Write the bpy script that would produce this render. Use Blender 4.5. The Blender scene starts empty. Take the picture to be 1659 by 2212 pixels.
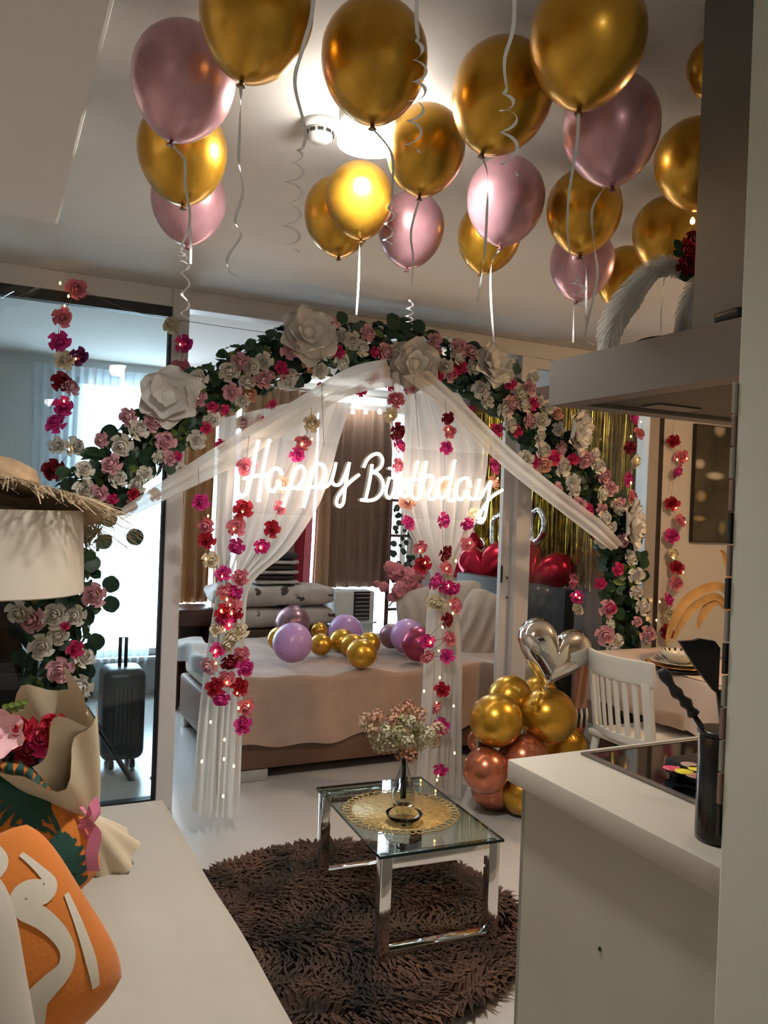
import bpy, bmesh, math, random
from mathutils import Vector, Matrix, Euler
random.seed(11)
S = bpy.context.scene
COL = S.collection
# ------------------------------------------------------------------ camera, world, lights, exposure
FPX, CX, CY = 1750.0, 829.5, 1106.0
CAM = Vector((0, 0, 1.5))
YAW, PITCH, ROLL = math.radians(26.0), -0.004, 0.037
_f0 = Vector((math.sin(YAW), math.cos(YAW), 0)); _r0 = Vector((math.cos(YAW), -math.sin(YAW), 0)); _u0 = Vector((0, 0, 1))
FWD = (_f0*math.cos(PITCH) + _u0*math.sin(PITCH)).normalized()
_u1 = (_u0*math.cos(PITCH) - _f0*math.sin(PITCH)).normalized()
RGT = (_r0*math.cos(ROLL) + _u1*math.sin(ROLL)).normalized()
UPV = (_u1*math.cos(ROLL) - _r0*math.sin(ROLL)).normalized()
cd = bpy.data.cameras.new('camera'); cam = bpy.data.objects.new('camera', cd); COL.objects.link(cam)
cd.sensor_fit = 'HORIZONTAL'; cd.sensor_width = 36.0; cd.lens = 36.0*FPX/1659.0; cd.clip_start = 0.02
cam.matrix_world = Matrix(((RGT.x, UPV.x, -FWD.x, CAM.x), (RGT.y, UPV.y, -FWD.y, CAM.y), (RGT.z, UPV.z, -FWD.z, CAM.z), (0, 0, 0, 1)))
S.camera = cam
S.view_settings.view_transform = 'Standard'; S.view_settings.look = 'None'
S.view_settings.gamma = 1.0; S.view_settings.use_curve_mapping = False
S.view_settings.exposure = 0.55
S.cycles.use_denoising = True
S.cycles.max_bounces = 5; S.cycles.diffuse_bounces = 3; S.cycles.glossy_bounces = 3; S.cycles.transparent_max_bounces = 12
S.cycles.use_adaptive_sampling = True; S.cycles.adaptive_threshold = 0.1; S.cycles.adaptive_min_samples = 16; S.cycles.caustics_reflective = False; S.cycles.caustics_refractive = False
S.cycles.sample_clamp_indirect = 6.0
w = bpy.data.worlds.new('daylight'); S.world = w; w.use_nodes = True
w.node_tree.nodes['Background'].inputs[0].default_value = (0.72, 0.88, 1.0, 1); w.node_tree.nodes['Background'].inputs[1].default_value = 5.0

def light(name, kind, loc, power, color, rot=(0, 0, 0), size=0.2, sizey=None, spread=None):
    d = bpy.data.lights.new(name, kind); d.energy = power; d.color = color
    if kind == 'AREA':
        d.size = size
        if sizey: d.shape = 'RECTANGLE'; d.size_y = sizey
        else: d.shape = 'DISK'
        if spread: d.spread = math.radians(spread)
    else:
        d.shadow_soft_size = size
    o = bpy.data.objects.new(name, d); COL.objects.link(o); o.location = loc; o.rotation_euler = rot
    return o
HC = 2.53            # ceiling height
YP = 4.0             # glass partition plane
YB = 6.4             # bedroom back wall
light('window_daylight', 'AREA', (2.08, YB+0.22, 1.35), 85, (0.74, 0.89, 1.0), (-math.pi/2, 0, 0), 2.6, 2.1)
LAMPS = {'living': ((1.02, 1.86), 17, (1.0, 0.95, 0.88)), 'kitchen': ((0.55, -0.7), 2.2, (1.0, 0.93, 0.82)), 'dining': ((3.55, 2.2), 11, (1.0, 0.62, 0.31)), 'bedroom': ((2.7, 4.75), 3, (1.0, 0.82, 0.62))}

# ------------------------------------------------------------------ helpers
def at(px, py, X=None, Y=None, Z=None, d=None):
    v = FWD + RGT*((px-CX)/FPX) - UPV*((py-CY)/FPX)
    if d is not None: t = d
    elif X is not None: t = (X-CAM.x)/v.x
    elif Y is not None: t = (Y-CAM.y)/v.y
    else: t = (Z-CAM.z)/v.z
    return CAM + v*t
def depth(p): return (Vector(p)-CAM).dot(FWD)
def V(*a): return Vector(a)

MATS = {}
def mat(name, col, rough=0.5, metal=0.0, var=0.06, scale=6.0, bump=0.0, bscale=60.0, emit=None, es=0.0, col2=None, sheen=0.0, coat=0.0, trans=0.0, stretch=None, alpha=None):
    if name in MATS: return MATS[name]
    m = bpy.data.materials.new(name); m.use_nodes = True; nt = m.node_tree; n = nt.nodes; b = n['Principled BSDF']
    tc = n.new('ShaderNodeTexCoord'); src = tc.outputs['Object']
    if stretch:
        mp = n.new('ShaderNodeMapping'); mp.inputs['Scale'].default_value = stretch; nt.links.new(src, mp.inputs[0]); src = mp.outputs[0]
    nz = n.new('ShaderNodeTexNoise'); nz.inputs['Scale'].default_value = scale; nz.inputs['Detail'].default_value = 4
    nt.links.new(src, nz.inputs['Vector'])
    r = n.new('ShaderNodeValToRGB'); c2 = col2 or tuple(max(0, c*(1-2*var)) for c in col)
    r.color_ramp.elements[0].position = 0.35; r.color_ramp.elements[1].position = 0.65
    r.color_ramp.elements[0].color = (*c2, 1); r.color_ramp.elements[1].color = (*col, 1)
    nt.links.new(nz.outputs['Fac'], r.inputs[0]); nt.links.new(r.outputs[0], b.inputs['Base Color'])
    b.inputs['Roughness'].default_value = rough; b.inputs['Metallic'].default_value = metal
    if sheen: b.inputs['Sheen Weight'].default_value = sheen
    if coat: b.inputs['Coat Weight'].default_value = coat; b.inputs['Coat Roughness'].default_value = 0.12
    if trans: b.inputs['Transmission Weight'].default_value = trans; b.inputs['IOR'].default_value = 1.25
    if alpha is not None: b.inputs['Alpha'].default_value = alpha
    if emit: b.inputs['Emission Color'].default_value = (*emit, 1); b.inputs['Emission Strength'].default_value = es
    if bump:
        bn = n.new('ShaderNodeTexNoise'); bn.inputs['Scale'].default_value = bscale; nt.links.new(src, bn.inputs['Vector'])
        bp = n.new('ShaderNodeBump'); bp.inputs['Strength'].default_value = bump; bp.inputs['Distance'].default_value = 0.01
        nt.links.new(bn.outputs['Fac'], bp.inputs['Height']); nt.links.new(bp.outputs[0], b.inputs['Normal'])
    MATS[name] = m; return m
def sheer(name, col, fac, tl=0.5):
    m = bpy.data.materials.new(name); m.use_nodes = True; nt = m.node_tree; n = nt.nodes
    n.remove(n['Principled BSDF']); out = n['Material Output']
    tr = n.new('ShaderNodeBsdfTransparent'); di = n.new('ShaderNodeBsdfDiffuse'); tb = n.new('ShaderNodeBsdfTranslucent')
    di.inputs[0].default_value = (*col, 1); tb.inputs[0].default_value = (*col, 1)
    m1 = n.new('ShaderNodeMixShader'); m1.inputs[0].default_value = tl; nt.links.new(di.outputs[0], m1.inputs[1]); nt.links.new(tb.outputs[0], m1.inputs[2])
    m2 = n.new('ShaderNodeMixShader'); nt.links.new(tr.outputs[0], m2.inputs[1]); nt.links.new(m1.outputs[0], m2.inputs[2])
    tc = n.new('ShaderNodeTexCoord'); wv = n.new('ShaderNodeTexNoise'); wv.inputs['Scale'].default_value = 5.0
    nt.links.new(tc.outputs['Object'], wv.inputs['Vector'])
    mr = n.new('ShaderNodeMapRange'); mr.inputs[3].default_value = fac-0.08; mr.inputs[4].default_value = fac+0.08
    nt.links.new(wv.outputs['Fac'], mr.inputs[0]); nt.links.new(mr.outputs[0], m2.inputs[0])
    nt.links.new(m2.outputs[0], out.inputs[0]); MATS[name] = m; return m
def glass(name, tint, refl=1.0, rough=0.0):
    m = bpy.data.materials.new(name); m.use_nodes = True; nt = m.node_tree; n = nt.nodes
    n.remove(n['Principled BSDF']); out = n['Material Output']
    tr = n.new('ShaderNodeBsdfTransparent'); tr.inputs[0].default_value = (*tint, 1)
    gl = n.new('ShaderNodeBsdfGlossy'); gl.inputs['Roughness'].default_value = rough
    lw = n.new('ShaderNodeLayerWeight'); lw.inputs[0].default_value = 0.5
    pw = n.new('ShaderNodeMath'); pw.operation = 'POWER'; pw.inputs[1].default_value = 4.0; nt.links.new(lw.outputs['Facing'], pw.inputs[0])
    mu = n.new('ShaderNodeMath'); mu.operation = 'MULTIPLY_ADD'; mu.inputs[1].default_value = 0.7*refl; mu.inputs[2].default_value = 0.04*refl; mu.use_clamp = True; nt.links.new(pw.outputs[0], mu.inputs[0])
    mx = n.new('ShaderNodeMixShader'); nt.links.new(mu.outputs[0], mx.inputs[0]); nt.links.new(tr.outputs[0], mx.inputs[1]); nt.links.new(gl.outputs[0], mx.inputs[2])
    nt.links.new(mx.outputs[0], out.inputs[0]); MATS[name] = m; return m

class MB:
    def __init__(s): s.v = []; s.f = []
    def add(s, vs, fs):
        o = len(s.v); s.v += [Vector(p) for p in vs]; s.f += [tuple(i+o for i in q) for q in fs]; return s
    def box(s, a, b, M=None):
        (x0, y0, z0), (x1, y1, z1) = a, b
        vs = [Vector(p) for p in ((x0,y0,z0),(x1,y0,z0),(x1,y1,z0),(x0,y1,z0),(x0,y0,z1),(x1,y0,z1),(x1,y1,z1),(x0,y1,z1))]
        if M: vs = [M @ p for p in vs]
        return s.add(vs, [(0,3,2,1),(4,5,6,7),(0,1,5,4),(1,2,6,5),(2,3,7,6),(3,0,4,7)])
    def grid(s, fn, nu, nv, closeu=False):
        vs = [fn(i/nu, j/nv) for j in range(nv+1) for i in range(nu+1)]
        W = nu+1
        return s.add(vs, [(j*W+i, j*W+i+1, (j+1)*W+i+1, (j+1)*W+i) for j in range(nv) for i in range(nu)])
    def tube(s, pts, r, n=6, cap=True):
        pts = [Vector(p) for p in pts]; N = len(pts)
        rs = r if isinstance(r, (list, tuple)) else [r]*N
        t0 = (pts[1]-pts[0]).normalized(); ref = V(0, 0, 1) if abs(t0.z) < 0.9 else V(1, 0, 0)
        a = t0.cross(ref).normalized(); vs = []
        for i, p in enumerate(pts):
            t = (pts[min(i+1, N-1)]-pts[max(i-1, 0)]).normalized()
            a = (a - t*a.dot(t)); a = a.normalized() if a.length > 1e-6 else t.orthogonal().normalized()
            b = t.cross(a)
            for k in range(n):
                q = 2*math.pi*k/n; vs.append(p + (a*math.cos(q) + b*math.sin(q))*rs[i])
        fs = [(i*n+k, i*n+(k+1) % n, (i+1)*n+(k+1) % n, (i+1)*n+k) for i in range(N-1) for k in range(n)]
        if cap: fs += [tuple(reversed(range(n))), tuple((N-1)*n+k for k in range(n))]
        return s.add(vs, fs)
    def lathe(s, prof, n=20, M=None, c=(0, 0, 0)):
        c = Vector(c); vs = []; fs = []
        for (r, z) in prof:
            for k in range(n):
                q = 2*math.pi*k/n; p = V(r*math.cos(q), r*math.sin(q), z)
                vs.append((M @ p if M else p) + c)
        for i in range(len(prof)-1):
            for k in range(n): fs.append((i*n+k, i*n+(k+1) % n, (i+1)*n+(k+1) % n, (i+1)*n+k))
        if prof[0][0] > 1e-4: fs.append(tuple(reversed(range(n))))
        if prof[-1][0] > 1e-4: fs.append(tuple((len(prof)-1)*n+k for k in range(n)))
        return s.add(vs, fs)
    def ribbon(s, pts, wdt, side=None):
        pts = [Vector(p) for p in pts]; N = len(pts); vs = []
        for i, p in enumerate(pts):
            sd = Vector(side[i]) if isinstance(side, list) else (side or RGT)
            vs += [p - sd*wdt/2, p + sd*wdt/2]
        return s.add(vs, [(2*i, 2*i+1, 2*i+3, 2*i+2) for i in range(N-1)])
def mesh_of(name, mb, m, smooth=True, bevel=0, off=Vector(), seg=2, weld=False):
    me = bpy.data.meshes.new(name)
    me.from_pydata([tuple(p-off) for p in mb.v], [], mb.f)
    bm = bmesh.new(); bm.from_mesh(me)
    if weld: bmesh.ops.remove_doubles(bm, verts=bm.verts, dist=1e-5)
    if bevel:
        bmesh.ops.recalc_face_normals(bm, faces=bm.faces)
        ed = [e for e in bm.edges if len(e.link_faces) == 2 and e.calc_face_angle(0) > 0.5]
        bmesh.ops.bevel(bm, geom=ed, offset=bevel, segments=seg, affect='EDGES', profile=0.5)
    bm.to_mesh(me); bm.free()
    if smooth:
        me.polygons.foreach_set('use_smooth', [True]*len(me.polygons))
        if bevel or smooth == 'auto': me.set_sharp_from_angle(angle=math.radians(40))
    if m: me.materials.append(m)
    me.update(); return me
def rootpos(o):
    p = Vector()
    while o is not None: p += o.location; o = o.parent
    return p
def link(name, me, parent=None, loc=(0, 0, 0), rot=None, scale=1.0):
    o = bpy.data.objects.new(name, me); COL.objects.link(o)
    o.location = Vector(loc); o.parent = parent
    if rot is not None: o.rotation_euler = rot
    o.scale = (scale,)*3 if not hasattr(scale, '__len__') else scale
    return o
def part(name, mb, m, parent, smooth=True, bevel=0, label=None, kind=None, seg=2, weld=False):
    """a mesh in world coordinates hung under a thing or part"""
    o = link(name, mesh_of(name, mb, m, smooth, bevel, rootpos(parent), seg, weld), parent)
    if label: o['label'] = label
    if kind: o['kind'] = kind
    return o
def inst(name, me, parent, pos, rot=None, scale=1.0):
    return link(name, me, parent, Vector(pos)-rootpos(parent), rot, scale)
def tag(o, label, cat, group=None, kind=None):
    if label: o['label'] = label
    if cat: o['category'] = cat
    if group: o['group'] = group
    if kind: o['kind'] = kind
    return o
def thing(name, label, cat, loc=(0, 0, 0), group=None):
    return tag(link(name, None, None, loc), label, cat, group)
def solo(name, mb, m, label, cat, group=None, smooth=True, bevel=0, kind=None, seg=2, weld=False):
    xs = [p.x for p in mb.v]; ys = [p.y for p in mb.v]; zs = [p.z for p in mb.v]
    off = V((min(xs)+max(xs))/2, (min(ys)+max(ys))/2, min(zs))
    return tag(link(name, mesh_of(name, mb, m, smooth, bevel, off, seg, weld), None, off), label, cat, group, kind)
def struct(name, mb, m, label=None, bevel=0):
    o = solo(name, mb, m, None, None, None, False, bevel); o['kind'] = 'structure'
    if label: o['label'] = label
    return o
def frame_to(nrm, up=(0, 0, 1)):
    n = Vector(nrm).normalized(); u = Vector(up); x = u.cross(n)
    x = x.normalized() if x.length > 1e-5 else n.orthogonal().normalized(); y = n.cross(x)
    return Matrix(((x.x, y.x, n.x), (x.y, y.y, n.y), (x.z, y.z, n.z)))
def lerp(a, b, t): return a + (b-a)*t
def poly_at(pts, t):
    n = len(pts)-1; k = min(int(t*n), n-1); return Vector(pts[k]).lerp(Vector(pts[k+1]), t*n-k)
def smooth_path(pts, n=6):
    P = [Vector(p) for p in pts]; out = []
    for i in range(len(P)-1):
        p0 = P[max(i-1, 0)]; p1 = P[i]; p2 = P[i+1]; p3 = P[min(i+2, len(P)-1)]
        for k in range(n):
            t = k/n
            out.append(0.5*((2*p1) + (p2-p0)*t + (2*p0-5*p1+4*p2-p3)*t*t + (3*p1-p0-3*p2+p3)*t**3))
    out.append(P[-1]); return out

# ------------------------------------------------------------------ materials
M_wall = mat('warm_white_paint', (0.72, 0.67, 0.60), 0.85, var=0.02, scale=2, bump=0.05, bscale=90)
M_ceil = mat('ceiling_paint', (0.76, 0.73, 0.69), 0.9, var=0.02, scale=2, bump=0.04, bscale=80)
M_floor = mat('pale_glossy_floor_tile', (0.62, 0.60, 0.58), 0.22, var=0.02, scale=1.5)
M_kwall = mat('kitchen_wall_paint', (0.60, 0.61, 0.54), 0.8, var=0.02, scale=2, bump=0.04)
M_frame = mat('white_aluminium_frame', (0.66, 0.64, 0.63), 0.4, var=0.02)
M_seal = mat('black_rubber_seal', (0.012, 0.012, 0.014), 0.5)
M_alu = mat('brushed_aluminium', (0.55, 0.50, 0.46), 0.35, 0.8, var=0.05)
M_pane = glass('partition_glass', (0.86, 0.93, 0.95), 0.7)
M_pane2 = glass('clear_glass', (0.96, 0.97, 0.97), 0.8)
M_chrome = mat('chrome', (0.80, 0.80, 0.80), 0.07, 1.0, var=0.02)
M_steel = mat('brushed_steel', (0.21, 0.19, 0.172), 0.42, 0.75, var=0.04, scale=30, stretch=(1, 60, 60))
M_steeld = mat('dark_steel', (0.045, 0.043, 0.042), 0.4, 0.6)
M_black = mat('black_plastic', (0.009, 0.009, 0.010), 0.32, var=0.1)
M_blackg = mat('black_ceramic_glass', (0.006, 0.006, 0.007), 0.05, var=0.0)
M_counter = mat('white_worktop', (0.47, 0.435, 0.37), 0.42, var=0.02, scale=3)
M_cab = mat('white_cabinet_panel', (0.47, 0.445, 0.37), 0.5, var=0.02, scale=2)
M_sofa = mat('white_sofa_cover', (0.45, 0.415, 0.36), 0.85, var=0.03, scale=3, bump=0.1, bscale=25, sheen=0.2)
M_gold = mat('chrome_gold_latex', (0.66, 0.36, 0.035), 0.30, 0.80, var=0.05, scale=4, coat=0.35)
M_pinkb = mat('pearl_pink_latex', (0.66, 0.36, 0.42), 0.32, 0.45, var=0.05, scale=4, coat=0.35)
M_rosegold = mat('rose_gold_latex', (0.60, 0.20, 0.11), 0.26, 0.75, var=0.05, scale=4, coat=0.3)
M_lilac = mat('lilac_latex', (0.55, 0.32, 0.68), 0.38, 0.0, var=0.03, scale=4, coat=0.3)
M_mauve = mat('metallic_mauve_latex', (0.34, 0.20, 0.25), 0.28, 0.6, var=0.03, scale=4)
M_burg = mat('metallic_burgundy_latex', (0.36, 0.05, 0.12), 0.26, 0.6, var=0.03, scale=4)
M_ribbon = mat('white_curling_ribbon', (0.85, 0.85, 0.86), 0.35, var=0.03, scale=30)
M_sheer = sheer('white_organza', (0.92, 0.88, 0.82), 0.78)
M_sheerv = sheer('white_organza_double', (0.88, 0.83, 0.76), 0.86)
M_sheerw = sheer('window_voile', (0.80, 0.88, 0.95), 0.45, 0.75)
M_neon = mat('neon_tube', (1, 0.95, 0.88), 0.4, emit=(1.0, 0.86, 0.66), es=8.0, var=0)
M_bulb = mat('fairy_bulb', (1, 0.8, 0.4), 0.4, emit=(1.0, 0.55, 0.16), es=6.0, var=0)
M_bulb.cycles.emission_sampling = 'NONE'
M_lampglow = mat('lamp_diffuser', (1, 1, 1), 0.4, emit=(1.0, 0.98, 0.95), es=26.0, var=0)
M_lampside = mat('lamp_housing', (0.9, 0.9, 0.88), 0.3, emit=(1.0, 0.95, 0.88), es=6.0, var=0)
M_wpl = mat('white_plastic', (0.72, 0.70, 0.66), 0.45, var=0.02)
M_wire = mat('thin_wire', (0.20, 0.15, 0.13), 0.5, 0.2)
M_leaf = mat('dark_green_leaf', (0.020, 0.075, 0.030), 0.45, var=0.25, scale=8)
M_leaf2 = mat('eucalyptus_leaf', (0.012, 0.050, 0.030), 0.5, var=0.2, scale=8)
M_leaf3 = mat('light_green_sprig', (0.16, 0.24, 0.035), 0.5, var=0.2, scale=8)
def foam(name, c): return mat(name, c, 0.6, var=0.06, scale=12)
ROSE = {'W': foam('rose_white', (0.83, 0.80, 0.72)), 'P': foam('rose_pale_pink', (0.82, 0.45, 0.52)), 'M': foam('rose_cerise', (0.72, 0.035, 0.18)),
        'H': foam('rose_hot_pink', (0.78, 0.045, 0.32)), 'K': foam('rose_coral_pink', (0.84, 0.25, 0.33)), 'R': foam('rose_red', (0.50, 0.012, 0.035)),
        'D': foam('rose_dark_red', (0.27, 0.008, 0.025)), 'O': foam('rose_peach', (0.84, 0.44, 0.32)), 'U': foam('rose_purple', (0.22, 0.02, 0.14)),
        'C': foam('rose_cream', (0.86, 0.76, 0.56))}
M_paper = mat('white_paper_petal', (0.82, 0.79, 0.74), 0.7, var=0.02)

# ------------------------------------------------------------------ the setting
WL, WR = -0.75, 5.0
struct('floor', MB().box((WL-.1, -1.6, -0.08), (WR+.1, YB+.1, 0)), M_floor, 'pale glossy floor')
struct('ceiling', MB().box((WL-.1, -1.6, HC), (WR+.1, YB+.1, HC+.1)), M_ceil)
struct('trim_1', MB().box((WL, -1.5, HC-0.24), (0.155, 2.55, HC-0.001)), M_ceil, 'dropped white ceiling bulkhead', 0.008)
struct('wall_left', MB().box((WL-.1, -1.6, 0), (WL, YB, HC)), M_wall)
struct('wall_back', MB().box((WL, -1.6, 0), (WR, -1.5, HC)), M_wall)
struct('wall_right', MB().box((WR, -1.6, 0), (WR+.1, YB, HC)), M_wall)
struct('wall_kitchen', MB().box((1.145, -1.5, 0), (2.9, 0.985, HC)), M_kwall, 'pale grey green kitchen wall', 0.004)
XPR = at(1426, 1100, Y=YP).x                       # where the glass partition ends
struct('wall_front', MB().box((XPR, YP, 0), (WR, YP+.12, HC)), M_wall)
M_brownwall = mat('brown_bedroom_wall', (0.17, 0.055, 0.028), 0.6, var=0.2, scale=4, stretch=(1, 6, 0.4))
struct('wall_bedroom_right', MB().box((XPR, YP+.12, 0), (XPR+.1, YB, HC)), M_brownwall)
# bedroom window wall with openings
WX0, WX1, WZ0, WZ1 = 0.55, 3.36, 0.30, 2.40
mb = MB()
mb.box((WL, YB, 0), (WX0, YB+.15, HC)); mb.box((WX1, YB, 0), (XPR, YB+.15, HC)); mb.box((WX0, YB, 0), (WX1, YB+.15, WZ0)); mb.box((WX0, YB, WZ1), (WX1, YB+.15, HC))
M_bwall = mat('bedroom_wall_paint', (0.62, 0.63, 0.63), 0.85, var=0.02)
struct('wall_bedroom_back', mb, M_bwall)
wf = struct('window_1', MB().box((WX0, YB+.04, WZ0), (WX0+.05, YB+.1, WZ1)).box((WX1-.05, YB+.04, WZ0), (WX1, YB+.1, WZ1)).box((WX0, YB+.04, WZ0), (WX1, YB+.1, WZ0+.05)).box((WX0, YB+.04, WZ1-.05), (WX1, YB+.1, WZ1)), M_frame, 'wide bright bedroom window')
for x in (1.44, 2.08, 2.72): part('mullion', MB().box((x-.02, YB+.04, WZ0+.05), (x+.02, YB+.1, WZ1-.05)), M_frame, wf, False)
xs_ = [WX0+.05, 1.44, 2.08, 2.72, WX1-.05]
for a, b in zip(xs_[:-1], xs_[1:]): part('pane', MB().box((a, YB+.065, WZ0+.05), (b, YB+.07, WZ1-.05)), M_pane2, wf, False)
part('window_sill', MB().box((WX0, YB-.06, WZ0-.03), (WX1, YB+.06, WZ0)), M_frame, wf, False, 0.005)

# glass partition: fixed panel, posts, header, sliding leaf
XA = at(357, 1100, Y=YP).x; XB = at(393, 1100, Y=YP).x
x1, x2 = at(1083, 1130, Y=YP+.06).x, at(1107, 1130, Y=YP+.06).x
x3, x4 = at(1116, 1130, Y=YP).x, at(1147, 1130, Y=YP).x
x5, x6 = at(1388, 1130, Y=YP).x, XPR
g1 = struct('window_2', MB().box((WL, YP, HC-.14), (XA, YP+.05, HC-.09)).box((WL, YP, 0), (XA, YP+.05, .05)), M_seal, 'fixed glass panel with black edge beside the sofa')
part('pane', MB().box((WL, YP+.02, .05), (XA-.012, YP+.03, HC-.14)), M_pane, g1, False)
part('edge_seal', MB().box((XA-.012, YP, .05), (XA, YP+.05, HC-.14)), M_seal, g1, False)
struct('trim_2', MB().box((XA, YP-.02, 0), (XB, YP+.08, HC)), M_frame, 'white post of the glass partition', 0.004)
hd = struct('trim_3', MB().box((WL, YP-.01, HC-.09), (XPR, YP+.1, HC)), M_frame, 'white header rail of the glass partition', 0.003)
dr = struct('door_1', MB().box((x1, YP+.05, 0), (x2, YP+.085, HC-.1)), M_frame, 'white framed sliding glass door', 0.003)
part('pane', MB().box((x2, YP+.064, .06), (x5, YP+.070, HC-.16)), M_pane2, dr, False)
part('bottom_rail', MB().box((x2, YP+.05, 0.005), (x5, YP+.085, .06)), M_frame, dr, False)
p = at(1081, 1240, Y=YP+.05)
part('lock_slot', MB().box((p.x, YP+.044, p.z-.05), (p.x+.012, YP+.05, p.z+.05)), M_seal, dr, False)
for py in (1248, 1290):
    q = at(1095, py, Y=YP+.046); part('screw_cap', MB().lathe([(0.008, 0), (0.007, 0.004), (0, 0.004)], 10, frame_to((0, -1, 0)), q), mat('brown_cap', (0.15, 0.08, 0.06), 0.4), dr)
g2 = struct('window_3', MB().box((x3, YP, 0), (x4, YP+.04, HC-.09)).box((x4, YP, 0), (x5, YP+.04, .05)).box((x4, YP, HC-.15), (x5, YP+.04, HC-.09)), M_frame, 'fixed glass panel behind the right leg of the flower arch')
part('pane', MB().box((x4, YP+.016, .05), (x5, YP+.022, HC-.15)), M_pane2, g2, False)
xm = lerp(x5, x6, .6)
struct('trim_4', MB().box((x5, YP-.03, 0), (xm, YP+.08, HC-.09)), M_alu, 'aluminium end post of the partition', 0.003)
struct('trim_5', MB().box((xm, YP-.01, 0), (x6, YP+.1, HC-.09)), mat('dark_end_post', (0.03, 0.022, 0.02), 0.4), 'dark end strip of the partition')

# ------------------------------------------------------------------ meshes shared by the flowers
def rose_mesh(key):
    mb = MB(); R = random.Random(hash(key) % 1000 if False else ord(key))
    # layers: count, base radius, belly radius, rim radius, base z, rim z, angular overlap, start
    for (n, rb, rm, rt, z0, z1, ov, off) in ((2, .10, .20, .05, .10, .86, 1.9, 0), (3, .16, .33, .21, .0, .80, 1.6, .3), (4, .20, .52, .47, -.06, .66, 1.45, .7), (5, .24, .76, .80, -.14, .44, 1.35, .15), (5, .26, .92, 1.06, -.20, .16, 1.3, .6)):
        for k in range(n):
            a0 = 2*math.pi*(k+off)/n + R.uniform(-.15, .15); span = 1.12*math.pi*ov/n; rj = R.uniform(.93, 1.08); zj = R.uniform(-.06, .05); tw = .10
            def fn(u, t):
                a = a0 + (u-.5)*span; q = (1-t)**2*rb + 2*t*(1-t)*rm*1.25 + t*t*rt*rj
                e = abs(2*u-1); z = lerp(z0, z1+zj, t**.85) - .07*e**3*t - (.10 if n > 3 else 0)*max(0, t-.7)*2
                q *= 1 + tw*(u-.5) - (.03 if n > 3 else .01)*e**3*t
                return V(q*math.cos(a), q*math.sin(a), z)
            mb.grid(fn, 5, 4)
    mb.lathe([(0, -.25), (.22, -.2), (.3, -.05), (.16, .3), (.10, .62), (0, .70)], 8)
    return mesh_of('rose_'+key, mb, ROSE[key])
RM = {k: rose_mesh(k) for k in ROSE}
def leaf_mesh(name, m, rnd=False):
    mb = MB(); w_ = .42 if not rnd else .5
    def fn(u, t):
        s = math.sin(math.pi*min(1, t*.98+.01))**(.8 if not rnd else .5)
        return V((u-.5)*2*w_*s, t-.5 if not rnd else (t-.5)*1.0, .16*abs(u-.5)*s - .10*math.cos(3*t))
    mb.grid(fn, 4, 6); return mesh_of(name, mb, m)
LF = leaf_mesh('leaf', M_leaf); LE = leaf_mesh('round_leaf', M_leaf2, True); LG = leaf_mesh('sprig', M_leaf3)
def petal_mesh(name, cup, wob):
    mb = MB()
    def fn(u, t):
        w_ = .62*math.sin(math.pi*(.14+.80*t))**.6*(1-.15*t)*(1+.04*math.sin(9*u))
        x = (u-.5)*2*w_; z = cup*t*t - .10*(1-abs(2*u-1)**2)*t + wob*math.sin(5*u+2)*t*.06 - .16*max(0, t-.8)*3*(1-.4*abs(2*u-1))
        return V(x, t*(1-.10*abs(2*u-1)**3), z)
    mb.grid(fn, 8, 8); return mesh_of(name, mb, M_paper)
PT = [petal_mesh('petal', .25, 1), petal_mesh('petal_mid', .55, 1.4), petal_mesh('petal_in', .95, 1)]
NVIEW = V(-0.3, -1, 0.05)
def face_rot(n, spin): return (frame_to(n) @ Matrix.Rotation(spin, 3, 'Z')).to_euler()
def put_rose(parent, key, pos, r, jit=.45, n=None, name='rose'):
    nn = (n or V(random.uniform(-jit-.3, jit-.1), -1, random.uniform(-jit, jit*1.1)))
    return inst(name, RM[key], parent, Vector(pos), face_rot(nn, random.uniform(0, 6.3)), r*random.uniform(.93, 1.07))

# ------------------------------------------------------------------ flower arch
YA = 3.76
cl = [(128, 1560), (120, 1400), (128, 1230), (168, 1105), (245, 1020), (330, 950), (430, 865), (530, 800), (640, 762), (745, 752), (840, 758), (920, 772), (1000, 800), (1080, 848), (1140, 910), (1200, 985), (1252, 1042), (1302, 1105), (1332, 1180), (1342, 1280), (1345, 1400), (1345, 1500)]
CLP = [at(x, y, Y=YA) for x, y in cl]
CLP = [V(CLP[0].x, YA, 0.0)] + CLP + [V(CLP[-1].x, YA, 0.0)]
CLS = smooth_path(CLP, 6)
arch = thing('flower_arch', 'tall flower covered arch of roses and green leaves in front of the partition', 'flower arch', (CLP[0].x, YA, 0))
part('frame', MB().tube(CLS, .022, 8), mat('dark_arch_pole', (0.02, 0.03, 0.02), 0.5), arch)
lens = [0]
for a, b in zip(CLS[:-1], CLS[1:]): lens.append(lens[-1]+(b-a).length)
def along(s):
    d_ = s*lens[-1]
    for i in range(len(CLS)-1):
        if lens[i+1] >= d_: return CLS[i].lerp(CLS[i+1], (d_-lens[i])/max(1e-6, lens[i+1]-lens[i])), (CLS[i+1]-CLS[i]).normalized()
    return CLS[-1], (CLS[-1]-CLS[-2]).normalized()
def leaf_into(mb, c, n, L, spin, w_=.4):
    F = frame_to(n) @ Matrix.Rotation(spin, 3, 'Z')
    vs = [V(0, -.5, 0), V(w_*.8, -.15, .08), V(w_*.75, .2, .06), V(0, .5, -.06), V(-w_*.75, .2, .06), V(-w_*.8, -.15, .08), V(0, 0, -.04)]
    mb.add([c + F @ (p*L) for p in vs], [(0, 1, 6), (1, 2, 6), (2, 3, 6), (3, 4, 6), (4, 5, 6), (5, 0, 6)])
mbd, mbl = MB(), MB()
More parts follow.
